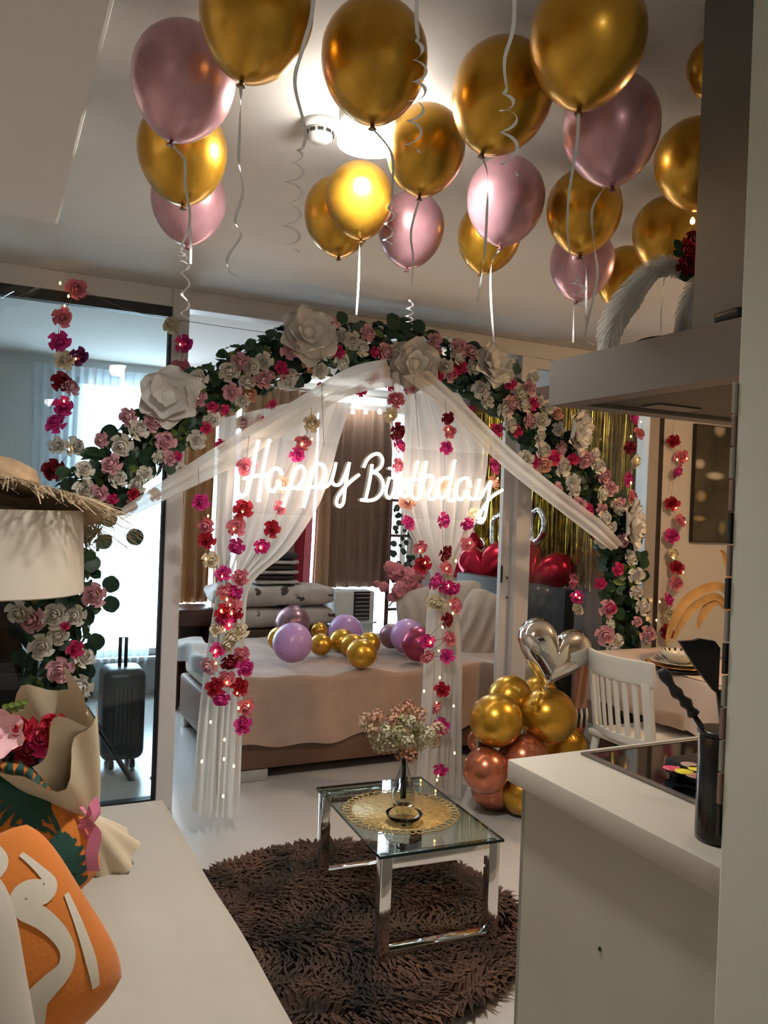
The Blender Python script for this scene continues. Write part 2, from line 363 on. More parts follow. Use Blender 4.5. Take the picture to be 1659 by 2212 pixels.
for i in range(5200):
    c, t = along(random.random()); a = random.uniform(0, 2*math.pi); rad = .135*math.sqrt(random.random())
    s_ = V(0, 1, 0).cross(t).normalized(); o = s_*math.cos(a)*rad + V(0, 1, 0)*math.sin(a)*rad*.75
    out = (o + V(random.uniform(-.5, .5), -.35, random.uniform(-.5, .5))*.12).normalized()
    leaf_into(mbl if random.random() < .10 else mbd, c+o, out, random.uniform(.045, .085), random.uniform(0, 6.3), random.uniform(.3, .5))
part('foliage', mbd, M_leaf, arch, True, kind='stuff')
part('sprigs', mbl, M_leaf3, arch, True, kind='stuff')
for i in range(230):
    c, t = along(random.uniform(.03, .97)); a = random.uniform(-1, 1); s_ = V(0, 1, 0).cross(t).normalized()
    c = c + s_*a*.15 + V(0, -.105+.05*abs(a), 0)
    me = random.choice((LF, LF, LE, LE, LG)) if abs(a) < .8 else random.choice((LF, LE))
    inst('leaf', me, arch, c, face_rot(V(random.uniform(-.7, .5), -1, random.uniform(-.3, .8)), random.uniform(0, 6.3)), random.uniform(.05, .095)*(.7 if me is LG else 1))
for (x, y) in ((240, 1262), (240, 1305), (208, 1386), (190, 1407), (188, 1450), (182, 1492), (165, 1515), (235, 1120), (292, 1160), (270, 1085), (150, 1050), (170, 1135)):
    inst('leaf', LE, arch, at(x, y, Y=YA-.1), face_rot(V(-.3, -1, .1), random.uniform(-.6, .6)), .075)
def zr(lst, ox, oy, sc): return [(ox+x*sc, oy+y*sc, k, s) for (k, x, y, s) in lst]
L = []
L += zr([('P',1540,598,1),('W',1465,665,1.15),('W',1620,628,.8),('P',1480,790,1),('O',1590,805,.9),('W',1575,735,.9),('M',1360,890,.6),('M',1435,905,.6),('W',1350,965,.9),('P',1555,995,1),('M',1320,1020,.6),('W',1260,1100,1),('M',1410,1128,.55),('P',1275,835,.95),('W',1270,710,1.1),('P',975,985,1.05),('P',820,945,.9),('W',880,1035,1.05),('P',1055,1110,1.1),('W',780,1130,1.15),('P',650,1100,.8),('P',715,1260,1.05),('W',1020,1205,.7),('P',1085,1215,.8),('M',1130,1205,.6),('W',750,1350,1),('W',925,1310,.8),('W',885,1385,.9),('W',540,1290,1),('W',550,1425,1.1),('P',635,1440,.9),('M',720,1475,.55),('R',855,1445,.6),('P',990,1445,.7),('W',545,1510,1),('W',1160,1290,.6),('P',840,1520,.7)], 0, 580, .3376)
L += zr([('P',755,385,1),('W',565,470,1),('W',480,505,.9),('P',555,605,1.05),('P',610,570,.6),('M',690,510,.75),('M',710,555,.6),('W',730,610,1.1),('W',440,615,.9),('O',460,700,.9),('P',1050,200,.9),('W',1120,285,.9),('W',1195,320,1),('W',1265,375,.95),('P',1305,270,1),('M',1100,400,.7),('W',1020,400,.9),('W',1120,470,1.05),('O',890,490,1),('W',965,535,.85),('P',1430,400,1.15),('M',1370,405,.75),('W',1510,385,.9),('M',1400,560,.85),('M',1460,640,.75),('M',1260,680,.65),('M',1605,670,.6),('W',1460,590,.75),('M',970,640,.4),('M',620,780,.65),('M',530,890,.6),('W',410,750,.8),('W',760,570,.8),('P',1330,600,.6)], 400, 640, .3014)
L += zr([('P',515,350,.95),('P',525,430,.8),('P',700,400,1),('P',795,445,1),('W',690,480,1.1),('W',600,560,1),('M',720,565,.85),('M',650,590,.85),('P',640,620,1),('M',535,640,.8),('W',810,570,1),('O',505,600,.9),('W',880,740,1.1),('M',1115,695,.8),('P',1260,730,.85),('W',1190,770,1.1),('P',1120,855,1.25),('W',1215,855,1.2),('M',1295,855,.85),('W',1340,835,.8),('W',1060,895,1.1),('W',930,845,.9),('M',785,910,.6),('P',1265,990,1.2),('W',1360,990,1.15),('W',1110,1020,1.15),('M',1165,1075,.8),('M',1000,1070,.9),('W',1430,880,.9),('O',1490,940,.8),('W',1495,1060,.9),('W',1350,1115,.95),('P',1515,1215,1.15),('W',1375,1230,1.2),('M',1460,1290,.9),('W',1235,1295,1.2),('M',1305,1315,.85),('O',1385,1345,1.1),('M',1615,1300,.8),('W',1530,1355,1.3),('W',1610,1470,.95),('W',1620,1540,1.05),('P',1480,1540,.9),('P',1630,1660,1),('W',1290,640,.9),('W',960,640,.6)], 800, 640, .2712)
L += zr([('P',370,1150,1.2),('W',440,1120,1),('W',465,1195,1.05),('P',500,1265,1.15),('P',545,1355,1),('W',490,1390,1.15),('P',320,1475,1.2),('M',395,1505,.85),('P',490,1500,.9),('W',600,1490,1.15),('P',610,1460,.9),('W',505,1565,1.15),('W',545,1625,.95),('M',465,1675,.85),('W',500,1720,1.1),('P',635,1720,1.1),('P',165,1360,.8),('W',100,780,.9),('P',175,830,.8)], 1150, 640, .3068)
L += zr([('W',775,370,1.15),('W',820,485,1.1),('M',695,445,.9),('M',585,535,.8),('W',815,590,1),('W',850,685,1.15),('P',635,695,1.15),('M',650,695,.8),('W',645,800,.9),('P',615,865,1.35),('P',890,860,1.2),('W',660,950,1.2),('W',870,900,.7),('W',700,900,.9),('P',820,780,.7)], 1100, 1080, .337)
L += zr([('P',745,680,1.15),('W',440,850,1.3),('P',260,890,1.2),('W',605,850,1.1),('W',455,1005,1),('W',330,1090,1.25),('M',600,1115,.8),('P',470,1280,1.2),('W',675,1185,1),('W',650,1410,1.15),('P',245,1525,1.1),('W',155,820,1.1),('M',520,930,.4)], 0, 1100, .2713)
for (x, y, k, s) in L:
    p = at(x, y, Y=YA-.135-random.uniform(0, .03)-(.02 if s < .7 else 0))
    put_rose(arch, k, p, .043*s)
BIG = [(365, 858, .150, (-.35, -1, .1)), (664, 722, .150, (-.1, -1, .15)), (892, 788, .150, (-.15, -1, 0)), (1064, 788, .135, (.1, -1, .35)), (1246, 932, .150, (.75, -1, -.05)), (1364, 1132, .150, (.7, -1, .05))]
for (x, y, r, n) in BIG:
    p = at(x, y, Y=YA-.16); F = frame_to(V(*n));
    ctr = part('paper_flower', MB().lathe([(0, -.03), (.030, -.02), (.034, .02), (.020, .04), (0, .045)], 10, F, p), M_paper, arch, label='large white paper flower')
    for (mi, cnt, sc, lift, off) in ((0, 6, 1, -.015, 0), (1, 5, .72, .0, .3), (2, 4, .44, .012, .1)):
        for k in range(cnt):
            q = F @ Matrix.Rotation(2*math.pi*(k+off)/cnt + random.uniform(-.15, .15), 3, 'Z') @ Matrix.Rotation(random.uniform(.0, .2), 3, 'X')
            inst('petal', PT[mi], ctr, p + F @ V(0, 0, lift), q.to_euler(), r*sc*random.uniform(.92, 1.1))

# ------------------------------------------------------------------ organza drapes
def drape(name, edges, Y, folds, amp, m, label, nv=44, nu=60, ph=0.0, group=None, sag=0):
    """edges: rows of (left px, left py, right px, right py) from top to bottom"""
    rows = [(at(a, b, Y=Y), at(c, d_, Y=Y)) for a, b, c, d_ in edges]
    Ls = smooth_path([r[0] for r in rows], 6); Rs = smooth_path([r[1] for r in rows], 6)
    w0 = max((a-b).length for a, b in rows)
    def fn(u, t):
        a = poly_at(Ls, t); b = poly_at(Rs, t); ww = (a-b).length
        am = amp*(.35+.65*(1-ww/w0)) if ww < w0 else amp*.35
        am = max(amp*.35, am)*min(1, ww/(.10*w0)+.25)
        p = a.lerp(b, u); uu = u + .03*math.sin(5*u+3*t)
        p.y += am*math.sin(2*math.pi*folds*uu+ph) + am*.4*math.sin(2*math.pi*(folds*2.3)*uu+1+2*t)
        p.z -= sag*math.sin(math.pi*t)*0
        return p
    return solo(name, MB().grid(fn, nu, nv), m, label, 'drape', group)
YD = 3.585
drape('organza_curtain', [(470, 905, 770, 838), (466, 1000, 735, 930), (462, 1090, 690, 1080), (464, 1180, 622, 1185), (474, 1238, 545, 1250), (468, 1300, 528, 1300), (452, 1400, 524, 1400), (430, 1560, 522, 1570), (414, 1755, 515, 1765)], YD, 6, .05, M_sheer, 'white sheer curtain tied back beside the bed foot with pink roses')
drape('organza_curtain', [(838, 800, 985, 850), (846, 930, 1046, 960), (858, 1050, 1040, 1060), (885, 1150, 1018, 1140), (938, 1240, 968, 1240), (930, 1320, 982, 1320), (922, 1440, 991, 1440), (912, 1580, 992, 1580), (903, 1690, 992, 1722)], YD, 6, .05, M_sheer, 'white sheer curtain tied back beside the balloon column')
drape('organza_swag', [(836, 775, 850, 834), (752, 795, 752, 856), (640, 862, 640, 922), (504, 942, 504, 1008), (380, 1020, 380, 1070), (262, 1098, 268, 1122)], YD-.05, 2, .022, M_sheerv, 'white organza swag draped down from arch peak towards the sofa', 40, 20)
drape('organza_swag', [(870, 812, 925, 800), (960, 885, 1000, 870), (1085, 1005, 1112, 978), (1195, 1092, 1222, 1066), (1280, 1158, 1306, 1130), (1322, 1190, 1345, 1176)], YD-.05, 2, .022, M_sheerv, 'white organza swag draped down from arch peak towards the dining table', 40, 20)

# ------------------------------------------------------------------ neon sign
YN = 3.45
A = lambda l: [(480+x*.1929, 920+y*.1929) for x, y in l]
B = lambda l: [(760+x*.211, 940+y*.211) for x, y in l]
ST = [A([(408,160),(372,330),(340,520),(300,680),(265,760),(230,790),(195,770),(168,720)]), A([(532,150),(500,280),(470,440),(440,620),(408,850)]), A([(240,590),(330,570),(440,552),(540,545)]),
 A([(670,550),(655,500),(610,475),(560,500),(525,560),(510,640),(530,710),(570,735),(610,700),(640,610),(650,680),(690,710),(740,690)]),
 A([(685,910),(740,740),(790,580),(830,490),(880,450),(922,490),(925,570),(890,640),(840,690),(770,690)]), A([(830,700),(880,700),(930,688),(985,660)]),
 A([(912,915),(965,740),(1000,560),(1040,460),(1090,425),(1140,450),(1160,530),(1130,620),(1080,680),(1020,685),(970,660)]),
 A([(1060,688),(1140,690),(1200,650),(1240,560),(1275,410)]), A([(1275,410),(1250,520),(1230,610),(1260,660),(1320,650),(1370,560),(1425,410)]),
 A([(1425,410),(1395,580),(1375,720),(1360,850),(1325,900),(1285,880),(1290,810),(1340,730),(1420,640),(1535,545)]),
 B([(208,300),(190,430),(165,560),(140,660)]), B([(122,330),(160,250),(220,200),(280,195),(315,250),(300,320),(250,365),(215,377)]), B([(215,377),(280,410),(320,490),(310,580),(250,650),(170,670),(92,662)]),
 B([(388,430),(362,520),(350,600),(385,645),(425,590),(452,450)]), B([(452,450),(490,462),(552,460),(540,520),(515,590),(530,632),(570,620),(605,555)]),
 B([(680,265),(650,380),(622,500),(610,600),(640,652),(690,640),(725,540)]), B([(560,455),(640,455),(730,450)]),
 B([(765,265),(745,400),(720,540),(702,645)]), B([(720,520),(760,430),(810,415),(840,460),(820,530),(785,600),(800,652),(850,650),(890,590)]),
 B([(1000,440),(940,440),(890,510),(885,600),(920,645),(970,600),(1010,480),(1055,255)]), B([(1055,255),(1030,400),(1000,560),(990,645),(1030,675),(1075,640)]),
 B([(1220,530),(1200,460),(1150,440),(1090,490),(1070,580),(1090,650),(1140,650),(1180,570),(1200,630),(1250,655),(1290,560),(1310,450)]),
 B([(1310,450),(1285,560),(1275,640),(1320,642),(1365,560),(1425,470)]), B([(1425,470),(1400,620),(1380,740),(1360,850),(1330,885),(1305,850),(1330,770),(1390,680),(1450,620),(1545,560)]),
 B([(390,330),(384,350)])]
sx0, sx1 = at(505, 1060, Y=YN).x, at(1080, 1060, Y=YN).x
zt, zb = at(800, 962, Y=YN).z, at(800, 1118, Y=YN).z
sign = thing('neon_sign', 'glowing white neon script sign reading Happy Birthday on clear acrylic', 'neon sign', (lerp(sx0, sx1, .5), YN, zb))
part('acrylic_sheet', MB().box((sx0, YN+.012, zb), (sx1, YN+.017, zt)), glass('acrylic', (0.95, 0.94, 0.96), 0.35), sign, False)
for s in ST: part('neon_tube', MB().tube(smooth_path([at(x, y, Y=YN) for x, y in s], 5), .0074, 8), M_neon, sign)
for px in (700, 905):
    a = at(px, 965, Y=YN); part('hanging_wire', MB().tube([a, V(a.x, YN+.1, 2.25)], .0012, 4), M_wire, sign)

# ------------------------------------------------------------------ rose fairy light strings
BULB = mesh_of('bulb', MB().lathe([(0, -.006), (.0035, -.003), (.004, .001), (.0015, .006), (0, .007)], 8), M_bulb)
def string(label, Y, lst, r=.040, top=None, end=None, bulbs=6, extra=()):
    pts = [at(x, y, Y=Y) for x, y, k in lst]
    path = ([at(*top, Y=Y)] if top else []) + pts + ([at(*end, Y=Y)] if end else [])
    st = thing('rose_string', label, 'fairy lights', (pts[0].x, Y, min(p.z for p in path)), 'strings of rose fairy lights')
    if len(path) > 1:
        part('wire', MB().tube([p + V(0, .012, 0) for p in smooth_path(path, 3)], .0012, 4), M_wire, st)
    for (x, y, k), p in zip(lst, pts): put_rose(st, k, p, r*random.uniform(.85, 1.05), .6)
    bulbs = (bulbs+1)//2
    for i in range(bulbs):
        q = poly_at(path, (i+.6)/bulbs if bulbs > 1 else .5) if len(path) > 1 else path[0]
        inst('bulb', BULB, st, q + V(random.uniform(-.03, .03), -.03, random.uniform(-.02, .02)))
    for (x, y) in extra: inst('bulb', BULB, st, at(x, y, Y=Y-.02), None, 1.3)
    return st
string('rose light string hanging down the fixed glass panel over the straw hat', 3.93, [(165,625,'K'),(133,685,'K'),(127,737,'H'),(140,778,'C'),(168,770,'U'),(132,825,'D'),(153,838,'P'),(137,878,'H'),(122,915,'H'),(122,962,'W'),(160,965,'W'),(117,1015,'D')], .048, (150, 610), None, 8, ((130, 612), (148, 640)))
string('short rose light string on the white partition post', 3.93, [(372,702,'C'),(397,742,'H'),(388,798,'K')], .048, None, None, 2)
Y1 = YD-.075
string('rose light string beside the brown curtain at the bed foot', Y1, [(433,1085,'H'),(445,1135,'K'),(447,1167,'R'),(455,1210,'C')], .040, (430, 1010), (470, 1260), 4)
string('rose light string on sheer curtain under the letter H', Y1, [(533,1010,'K'),(525,1100,'R'),(510,1138,'K'),(511,1180,'H'),(483,1240,'H'),(505,1280,'H')], .042, (540, 940), None, 6, ((524, 1105),))
string('rose light string on sheer curtain under the first letters p', Y1, [(672,915,'C'),(655,957,'K'),(642,982,'H'),(612,1045,'O'),(603,1097,'K'),(588,1143,'R'),(566,1180,'H'),(520,1248,'K')], .040, (675, 880), None, 6, ((652, 960), (563, 1183)))
string('thick bunch of rose lights wound around the curtain tie by the bed foot', Y1-.01, [(483,1277,'K'),(503,1305,'K'),(482,1325,'R'),(508,1325,'R'),(485,1342,'H'),(470,1358,'C'),(498,1376,'C'),(518,1365,'C'),(490,1392,'C'),(470,1405,'H'),(495,1430,'D'),(521,1412,'K'),(529,1443,'H'),(452,1437,'P'),(490,1465,'K'),(464,1485,'R'),(518,1484,'R'),(477,1508,'H')], .041, (495, 1255), (470, 1720), 9, ((490, 1295), (478, 1320), (500, 1325), (495, 1350), (465, 1407), (490, 1475), (485, 1598), (484, 1640), (436, 1645), (505, 1655), (482, 1720), (455, 1560)))
string('lowest rose lights dangling off the curtain at the bed corner', Y1-.01, [(531,1527,'K'),(526,1566,'H')], .040, (520, 1490), None, 1, ((515, 1530),))
string('rose light string hanging at letter i of the neon sign', Y1, [(855,865,'K'),(842,895,'C'),(858,932,'D'),(862,962,'H'),(858,1005,'K'),(881,1083,'O'),(881,1130,'H'),(908,1182,'K'),(913,1220,'R')], .041, (850, 825), (940, 1250), 6, ((860, 970), (907, 1190)))
string('rose light string running down the middle of the curtain by letter d', Y1, [(967,903,'D'),(971,933,'K'),(963,968,'H'),(965,1048,'O'),(958,1125,'H'),(961,1195,'D'),(964,1228,'K')], .041, (965, 860), (950, 1260), 6)
string('rose light string beside letter y of the neon sign', Y1, [(1066,1008,'H'),(1066,1042,'O'),(1026,1112,'C'),(1009,1132,'H'),(1009,1175,'K')], .042, (1062, 960), (965, 1250), 4, ((1024, 1112), (985, 1212)))
string('rose lights knotted on the curtain tie beside the bed pillows', Y1-.01, [(940,1255,'H'),(965,1268,'H'),(978,1272,'H'),(950,1303,'C'),(935,1300,'C'),(983,1308,'K'),(965,1340,'D'),(924,1385,'H'),(970,1380,'K'),(922,1418,'K'),(966,1417,'H')], .040, (955, 1240), None, 6, ((978, 1325), (930, 1388), (956, 1355)))
string('rose lights on the lower curtain behind the flower vase', Y1-.01, [(955,1490,'R'),(941,1528,'K'),(952,1568,'H'),(951,1663,'H')], .041, (958, 1420), (945, 1700), 4, ((916, 1493), (980, 1525), (982, 1627), (944, 1685), (950, 1464)))
string('rose light string in front of the glass beside arch leg', 3.9, [(1237,1255,'K'),(1247,1290,'H'),(1247,1317,'C')], .044, (1232, 1210), (1240, 1370), 2, ((1244, 1285),))
string('rose light string along the aluminium end post', 3.9, [(1368,905,'H'),(1380,937,'K'),(1361,967,'D'),(1370,998,'C'),(1355,1035,'H'),(1365,1073,'K')], .046, (1372, 860), (1345, 1110), 5, ((1363, 943), (1363, 1043)))
string('rose light string on the wall beside the framed picture', 3.95, [(1455,952,'R'),(1472,987,'K'),(1462,1018,'H'),(1452,1088,'R'),(1470,1125,'K'),(1452,1158,'H'),(1455,1197,'C'),(1462,1226,'R'),(1461,1260,'K'),(1443,1297,'H'),(1445,1325,'C'),(1441,1365,'D')], .048, (1465, 880), (1440, 1400), 8, ((1463, 993), (1460, 1097), (1455, 1205), (1425, 1300), (1418, 1340)))
wire_a, wire_b, wire_c = at(150, 612, Y=3.93), at(380, 690, Y=3.93), at(600, 722, Y=3.93)
solo('hanging_wire', MB().tube(smooth_path([wire_a, wire_a.lerp(wire_b, .5)+V(0, 0, -.03), wire_b, wire_c], 6), .0014, 4), M_wire, 'thin wire strung along the header rail carrying the rose lights', 'wire')

# ------------------------------------------------------------------ balloons
def balloon_mesh(name, m, el=1.28):
    pr = [(0, 1.0)]
    for i in range(1, 12): a = math.pi/2*(1-i/12); pr.append((math.cos(a), math.sin(a)))
    for i in range(0, 14):
        a = math.pi/2*i/14; pr.append((math.cos(a)*(1-.16*math.sin(a)**3), -el*math.sin(a)))
    pr += [(.055, -el*1.0)]
    return mesh_of(name, MB().lathe(pr[::-1], 28), m)
def knot_mesh(name, m, el=1.28):
    return mesh_of(name, MB().lathe([(.03, -el+.02), (.045, -el-.02), (.035, -el-.05), (.075, -el-.085), (.085, -el-.10), (.06, -el-.105), (0, -el-.09)][::-1], 14), m)
M_goldk = mat('gold_latex_knot', (0.16, 0.075, 0.012), 0.4, 0.3); M_pinkk = mat('pink_latex_knot', (0.20, 0.07, 0.10), 0.4)
BAL = {'G': (balloon_mesh('gold_balloon', M_gold), knot_mesh('gold_knot', M_goldk)), 'K': (balloon_mesh('pink_balloon', M_pinkb), knot_mesh('pink_knot', M_pinkk))}
ROUND = {k: balloon_mesh('round_'+k, m, 1.1) for k, m in (('G', M_gold), ('L', M_lilac), ('V', M_mauve), ('B', M_burg), ('R', M_rosegold))}
def curl(pts, n, rad, w0=.2):
    """path through pts; the last stretch winds as a helix"""
    sp = smooth_path(pts, 26); N = len(sp); out = []; sd = []
    for i, p in enumerate(sp):
        t = i/(N-1); k = max(0, (t-w0)/(1-w0)); a = 2*math.pi*n*k; r_ = rad*min(1, k*3)
        out.append(p + RGT*math.cos(a)*r_ + FWD*math.sin(a)*r_ - RGT*r_*.0)
        q = a*.5 + t*2.2; sd.append((RGT*(.35+.65*abs(math.cos(q))) + FWD*math.sin(q)*.6).normalized())
    return out, sd
GR = {'G': 'gold balloons floating under the ceiling', 'K': 'pink balloons floating under the ceiling'}
def ceiling_balloon(cx, cy, rx, kx, kind, rib, label, n=0, rad=.012, w0=.2, z=None, ww=.006):
    zc = z or (HC-.145)
    c = at(cx, cy, Z=zc); d_ = depth(c); r = rx/FPX*d_*.985
    if c.z + r*1.02 > HC: c = at(cx, cy, Z=HC-r*1.03); d_ = depth(c); r = rx/FPX*d_*.985
    o = thing('balloon', label, 'balloon', c - V(0, 0, r*1.28), GR[kind])
    tx = (kx-cx)/FPX*d_; ax = V(RGT.x*tx, RGT.y*tx, -r*1.3).normalized(); rot = frame_to(-ax, (0, 1, 0)).to_euler()
    inst('body', BAL[kind][0], o, c, rot, r); inst('knot', BAL[kind][1], o, c, rot, r)
    kn = c + ax*r*1.36
    if rib:
        P = [kn] + [at(x, y, d=depth(kn)) for x, y in rib]
        if n: pts, sd = curl(P, n, rad, w0)
        else:
            pts = smooth_path(P, 8); sd = [(RGT*math.cos(i*.18) + FWD*math.sin(i*.18)*.6).normalized() for i in range(len(pts))]
        part('ribbon', MB().ribbon(pts, ww, sd), M_ribbon, o, label='white curling ribbon')
    return o
gl = 'gold balloon floating under the ceiling '
ceiling_balloon(398, 165, 112, 375, 'K', [(398,345),(400,400),(410,460),(405,500),(390,540),(400,575),(400,690)], 'large pearl pink balloon in front of a gold one beside the bulkhead', 7, .008, .66)
ceiling_balloon(556, 22, 124, 527, 'G', [(520,215),(517,300),(516,350),(525,415),(508,475),(520,510),(492,555),(495,585),(512,597)], gl+'with one long loosely waving ribbon ending in a hook')
ceiling_balloon(809, 120, 117, 810, 'G', [(845,330),(848,400),(842,470),(838,530)], gl+'right in front of the lit ceiling lamp', 3, .008, .6)
ceiling_balloon(394, 320, 97, 400, 'G', [(405,440),(412,510),(412,570)], gl+'between two pink ones beside the bulkhead')
ceiling_balloon(408, 428, 81, 409, 'K', None, 'lilac pink balloon without a ribbon below a gold one by the bulkhead')
ceiling_balloon(733, 458, 77, 735, 'G', None, gl+'half hidden behind another, bare knot at its tip')
ceiling_balloon(777, 424, 74, 783, 'G', [(777,520),(775,600),(770,680)], gl+'just behind the lamp with a short straight ribbon')
ceiling_balloon(920, 315, 87, 910, 'G', [(888,500),(892,560),(888,640),(884,700)], gl+'with ribbon tied in a bow over the arch peak', 4, .008, .75)
ceiling_balloon(888, 488, 73, 882, 'K', None, 'dusky pink balloon without a ribbon above the arch peak')
ceiling_balloon(1087, 198, 110, 1045, 'G', [(1053,380),(1050,500),(1045,560),(1032,650)], gl+'with a glossy window reflection and tilted knot', 0)
ceiling_balloon(1270, 75, 127, 1257, 'G', [(1245,320),(1228,430),(1228,530),(1247,600),(1245,665)], gl+'the largest, its ribbon ending in a loose coil', 3, .014, .8)
ceiling_balloon(1320, 268, 106, 1328, 'K', [(1312,400),(1280,450),(1282,520),(1290,600),(1265,720),(1282,745)], 'large pearl pink balloon with long ribbon beside the cooker hood')
ceiling_balloon(1093, 425, 85, 1085, 'K', [(1062,570),(1060,640),(1068,750)], 'pearl pink balloon in front of a small dark gold one')
ceiling_balloon(1058, 505, 69, 1040, 'G', None, gl+'small and dark behind a pearl pink one')
ceiling_balloon(1262, 448, 82, 1257, 'G', [(1265,580),(1266,640),(1265,700)], gl+'directly below a large pearl pink one')
ceiling_balloon(1258, 563, 70, 1250, 'K', [(1240,660),(1238,740)], 'pale pink balloon half hidden below a bright gold one')
ceiling_balloon(1502, 345, 88, 1520, 'G', None, gl+'cut off by the steel chimney')
ceiling_balloon(1440, 498, 73, 1440, 'G', [(1430,640),(1427,725)], gl+'just above the white feathers')
ceiling_balloon(1352, 592, 60, 1320, 'G', None, gl+'dark amber, behind the feather plume')
ceiling_balloon(1545, 142, 60, 1545, 'G', None, gl+'almost wholly behind the steel chimney', z=2.458)
ceiling_balloon(690, -260, 95, 690, 'G', [(675,20),(655,100),(637,180),(660,290),(640,350),(632,450),(628,545)], gl+'with long ribbon curling past the smoke detector', 6, .012, .62)
ceiling_balloon(915, -260, 95, 908, 'G', [(900,40),(905,100),(905,180),(898,250),(890,330)], gl+'with a ribbon in tight spirals before a gold neighbour', 6, .010, .3)
ceiling_balloon(1118, -260, 95, 1115, 'G', [(1110,45),(1090,130),(1095,200),(1100,270),(1100,380)], gl+'with a ribbon coiling into a knot at its end', 4, .011, .55)

# ceiling lamp and smoke detector
lc = at(800, 300, Z=2.435); LAMPS['living'] = ((lc.x, lc.y),) + LAMPS['living'][1:]
for nm, lab in (('living', 'lit white cylinder ceiling lamp behind a gold balloon'), ('kitchen', 'white cylinder ceiling lamp in the kitchen'), ('dining', 'warm white cylinder ceiling lamp over the dining table'), ('bedroom', 'white cylinder ceiling lamp over the bed')):
    (lx, ly), pw_, lcol = LAMPS[nm]; h_ = .11
    lamp = thing('ceiling_lamp', lab, 'ceiling lamp', (lx, ly, HC-h_), 'cylinder ceiling lamps')
    part('cap', MB().lathe([(.060, HC), (.060, HC-.018), (0, HC-.018)], 32, None, (lx, ly, 0)), M_wpl, lamp, 'auto')
    part('housing', MB().lathe([(.081, HC-h_+.042), (.081, HC-.02), (.05, HC-.016)], 32, None, (lx, ly, 0)), M_wpl, lamp, 'auto')
    part('glowing_band', MB().lathe([(.083, HC-h_), (.083, HC-h_+.042), (.0805, HC-h_+.043)], 32, None, (lx, ly, 0)), mat('lamp_housing_'+nm, (.9, .9, .88), .3, emit=lcol, es={'living': 36, 'kitchen': 26, 'dining': 185, 'bedroom': 15}[nm], var=0), lamp, 'auto')
    part('diffuser', MB().lathe([(.082, HC-h_), (.06, HC-h_-.006), (0, HC-h_-.008)][::-1], 32, None, (lx, ly, 0)), M_lampglow, lamp)
    light(nm+'_lamp_light', 'AREA', (lx, ly, HC-h_-.014), pw_, lcol, (0, 0, 0), 0.15).parent = None
sc_ = at(692, 266, Z=HC)
sd_ = thing('smoke_detector', 'small round white smoke detector on the ceiling', 'smoke detector', (sc_.x, sc_.y, HC-.05))
part('base', MB().lathe([(.05, HC), (.05, HC-.014), (.044, HC-.018), (0, HC-.018)], 28, None, (sc_.x, sc_.y, 0)), M_wpl, sd_)
part('sensor_head', MB().lathe([(.036, HC-.018), (.034, HC-.042), (.024, HC-.05), (0, HC-.05)], 28, None, (sc_.x, sc_.y, 0)), M_wpl, sd_)
for k in range(10):
    a = 2*math.pi*k/10; q = V(sc_.x+.036*math.cos(a), sc_.y+.036*math.sin(a), HC-.030)
    part('vent_slot', MB().box((-.0075, -.002, -.004), (.0075, .002, .004), Matrix.Translation(q) @ Matrix.Rotation(a+math.pi/2, 4, 'Z')), M_black, sd_, False)

# ------------------------------------------------------------------ bedroom
def curtain(name, x0, x1, z0, z1, Y, folds, amp, m, label, cat='curtain', ph=0.0):
    def fn(u, t):
        uu = u + .012*math.sin(9*u+ph); a = amp*(.55+.45*t)
        return V(lerp(x0, x1, u)+.01*math.sin(7*u+4*t), Y + a*math.sin(2*math.pi*folds*uu+ph) + a*.3*math.sin(2*math.pi*folds*2.1*uu), lerp(z1, z0, t))
    return solo(name, MB().grid(fn, int(folds*10), 10), m, label, cat)
def px_x(px, Y): return at(px, 1100, Y=Y).x
def fabric(name, c, **k): return mat(name, c, 0.85, var=0.05, scale=5, sheen=0.2, **k)
YC = YB-.10
M_brown = fabric('brown_curtain_cloth', (0.20, 0.125, 0.085)); M_tan = fabric('tan_curtain_cloth', (0.42, 0.27, 0.16)); M_amber = fabric('amber_curtain_cloth', (0.46, 0.24, 0.10))
curtain('window_voile', px_x(60, YC+.04), px_x(335, YC+.04), .05, 2.46, YC+.04, 15, .022, M_sheerw, 'bluish white voile at bright window behind the fixed glass panel')
curtain('window_voile', px_x(452, YC+.04), px_x(700, YC+.04), .05, 2.46, YC+.04, 12, .02, M_sheerw, 'white voile at window behind the folded duvets', ph=1)
curtain('window_curtain', px_x(384, YC-.02), px_x(458, YC-.02), .72, 2.44, YC-.02, 3.5, .03, M_amber, 'amber brown curtain above the dark console')
curtain('window_curtain', px_x(515, YC-.02), px_x(668, YC-.02), .30, 2.44, YC-.02, 7, .03, M_tan, 'tan curtain behind the striped blankets', ph=2)
curtain('window_curtain', px_x(466, YC-.02), px_x(503, YC-.02), .30, 2.44, YC-.02, 2, .03, M_tan, 'narrow tan curtain between two bright window slits', ph=1)
curtain('window_curtain', px_x(640, YC-.08), px_x(662, YC-.08), .80, 2.40, YC-.08, 1.5, .02, fabric('crimson_cloth', (0.30, 0.008, 0.03)), 'narrow dark crimson curtain edge beside tan curtain')
curtain('window_curtain', px_x(660, YC-.06), px_x(676, YC-.06), .82, 2.40, YC-.06, 1, .012, fabric('rose_cloth', (0.75, 0.22, 0.30)), 'narrow rose pink curtain strip by the bright window gap')
curtain('window_curtain', px_x(682, YC-.04), px_x(722, YC-.04), .55, 2.40, YC-.04, 2.5, .025, M_tan, 'tan curtain edge next to the dark brown curtain', ph=.7)
curtain('window_curtain', px_x(712, YC-.05), px_x(840, YC-.05), .83, 2.33, YC-.05, 5.5, .028, M_brown, 'dark brown curtain above the white cabinet with grille')
cr = at(775, 878, Y=YC-.05)
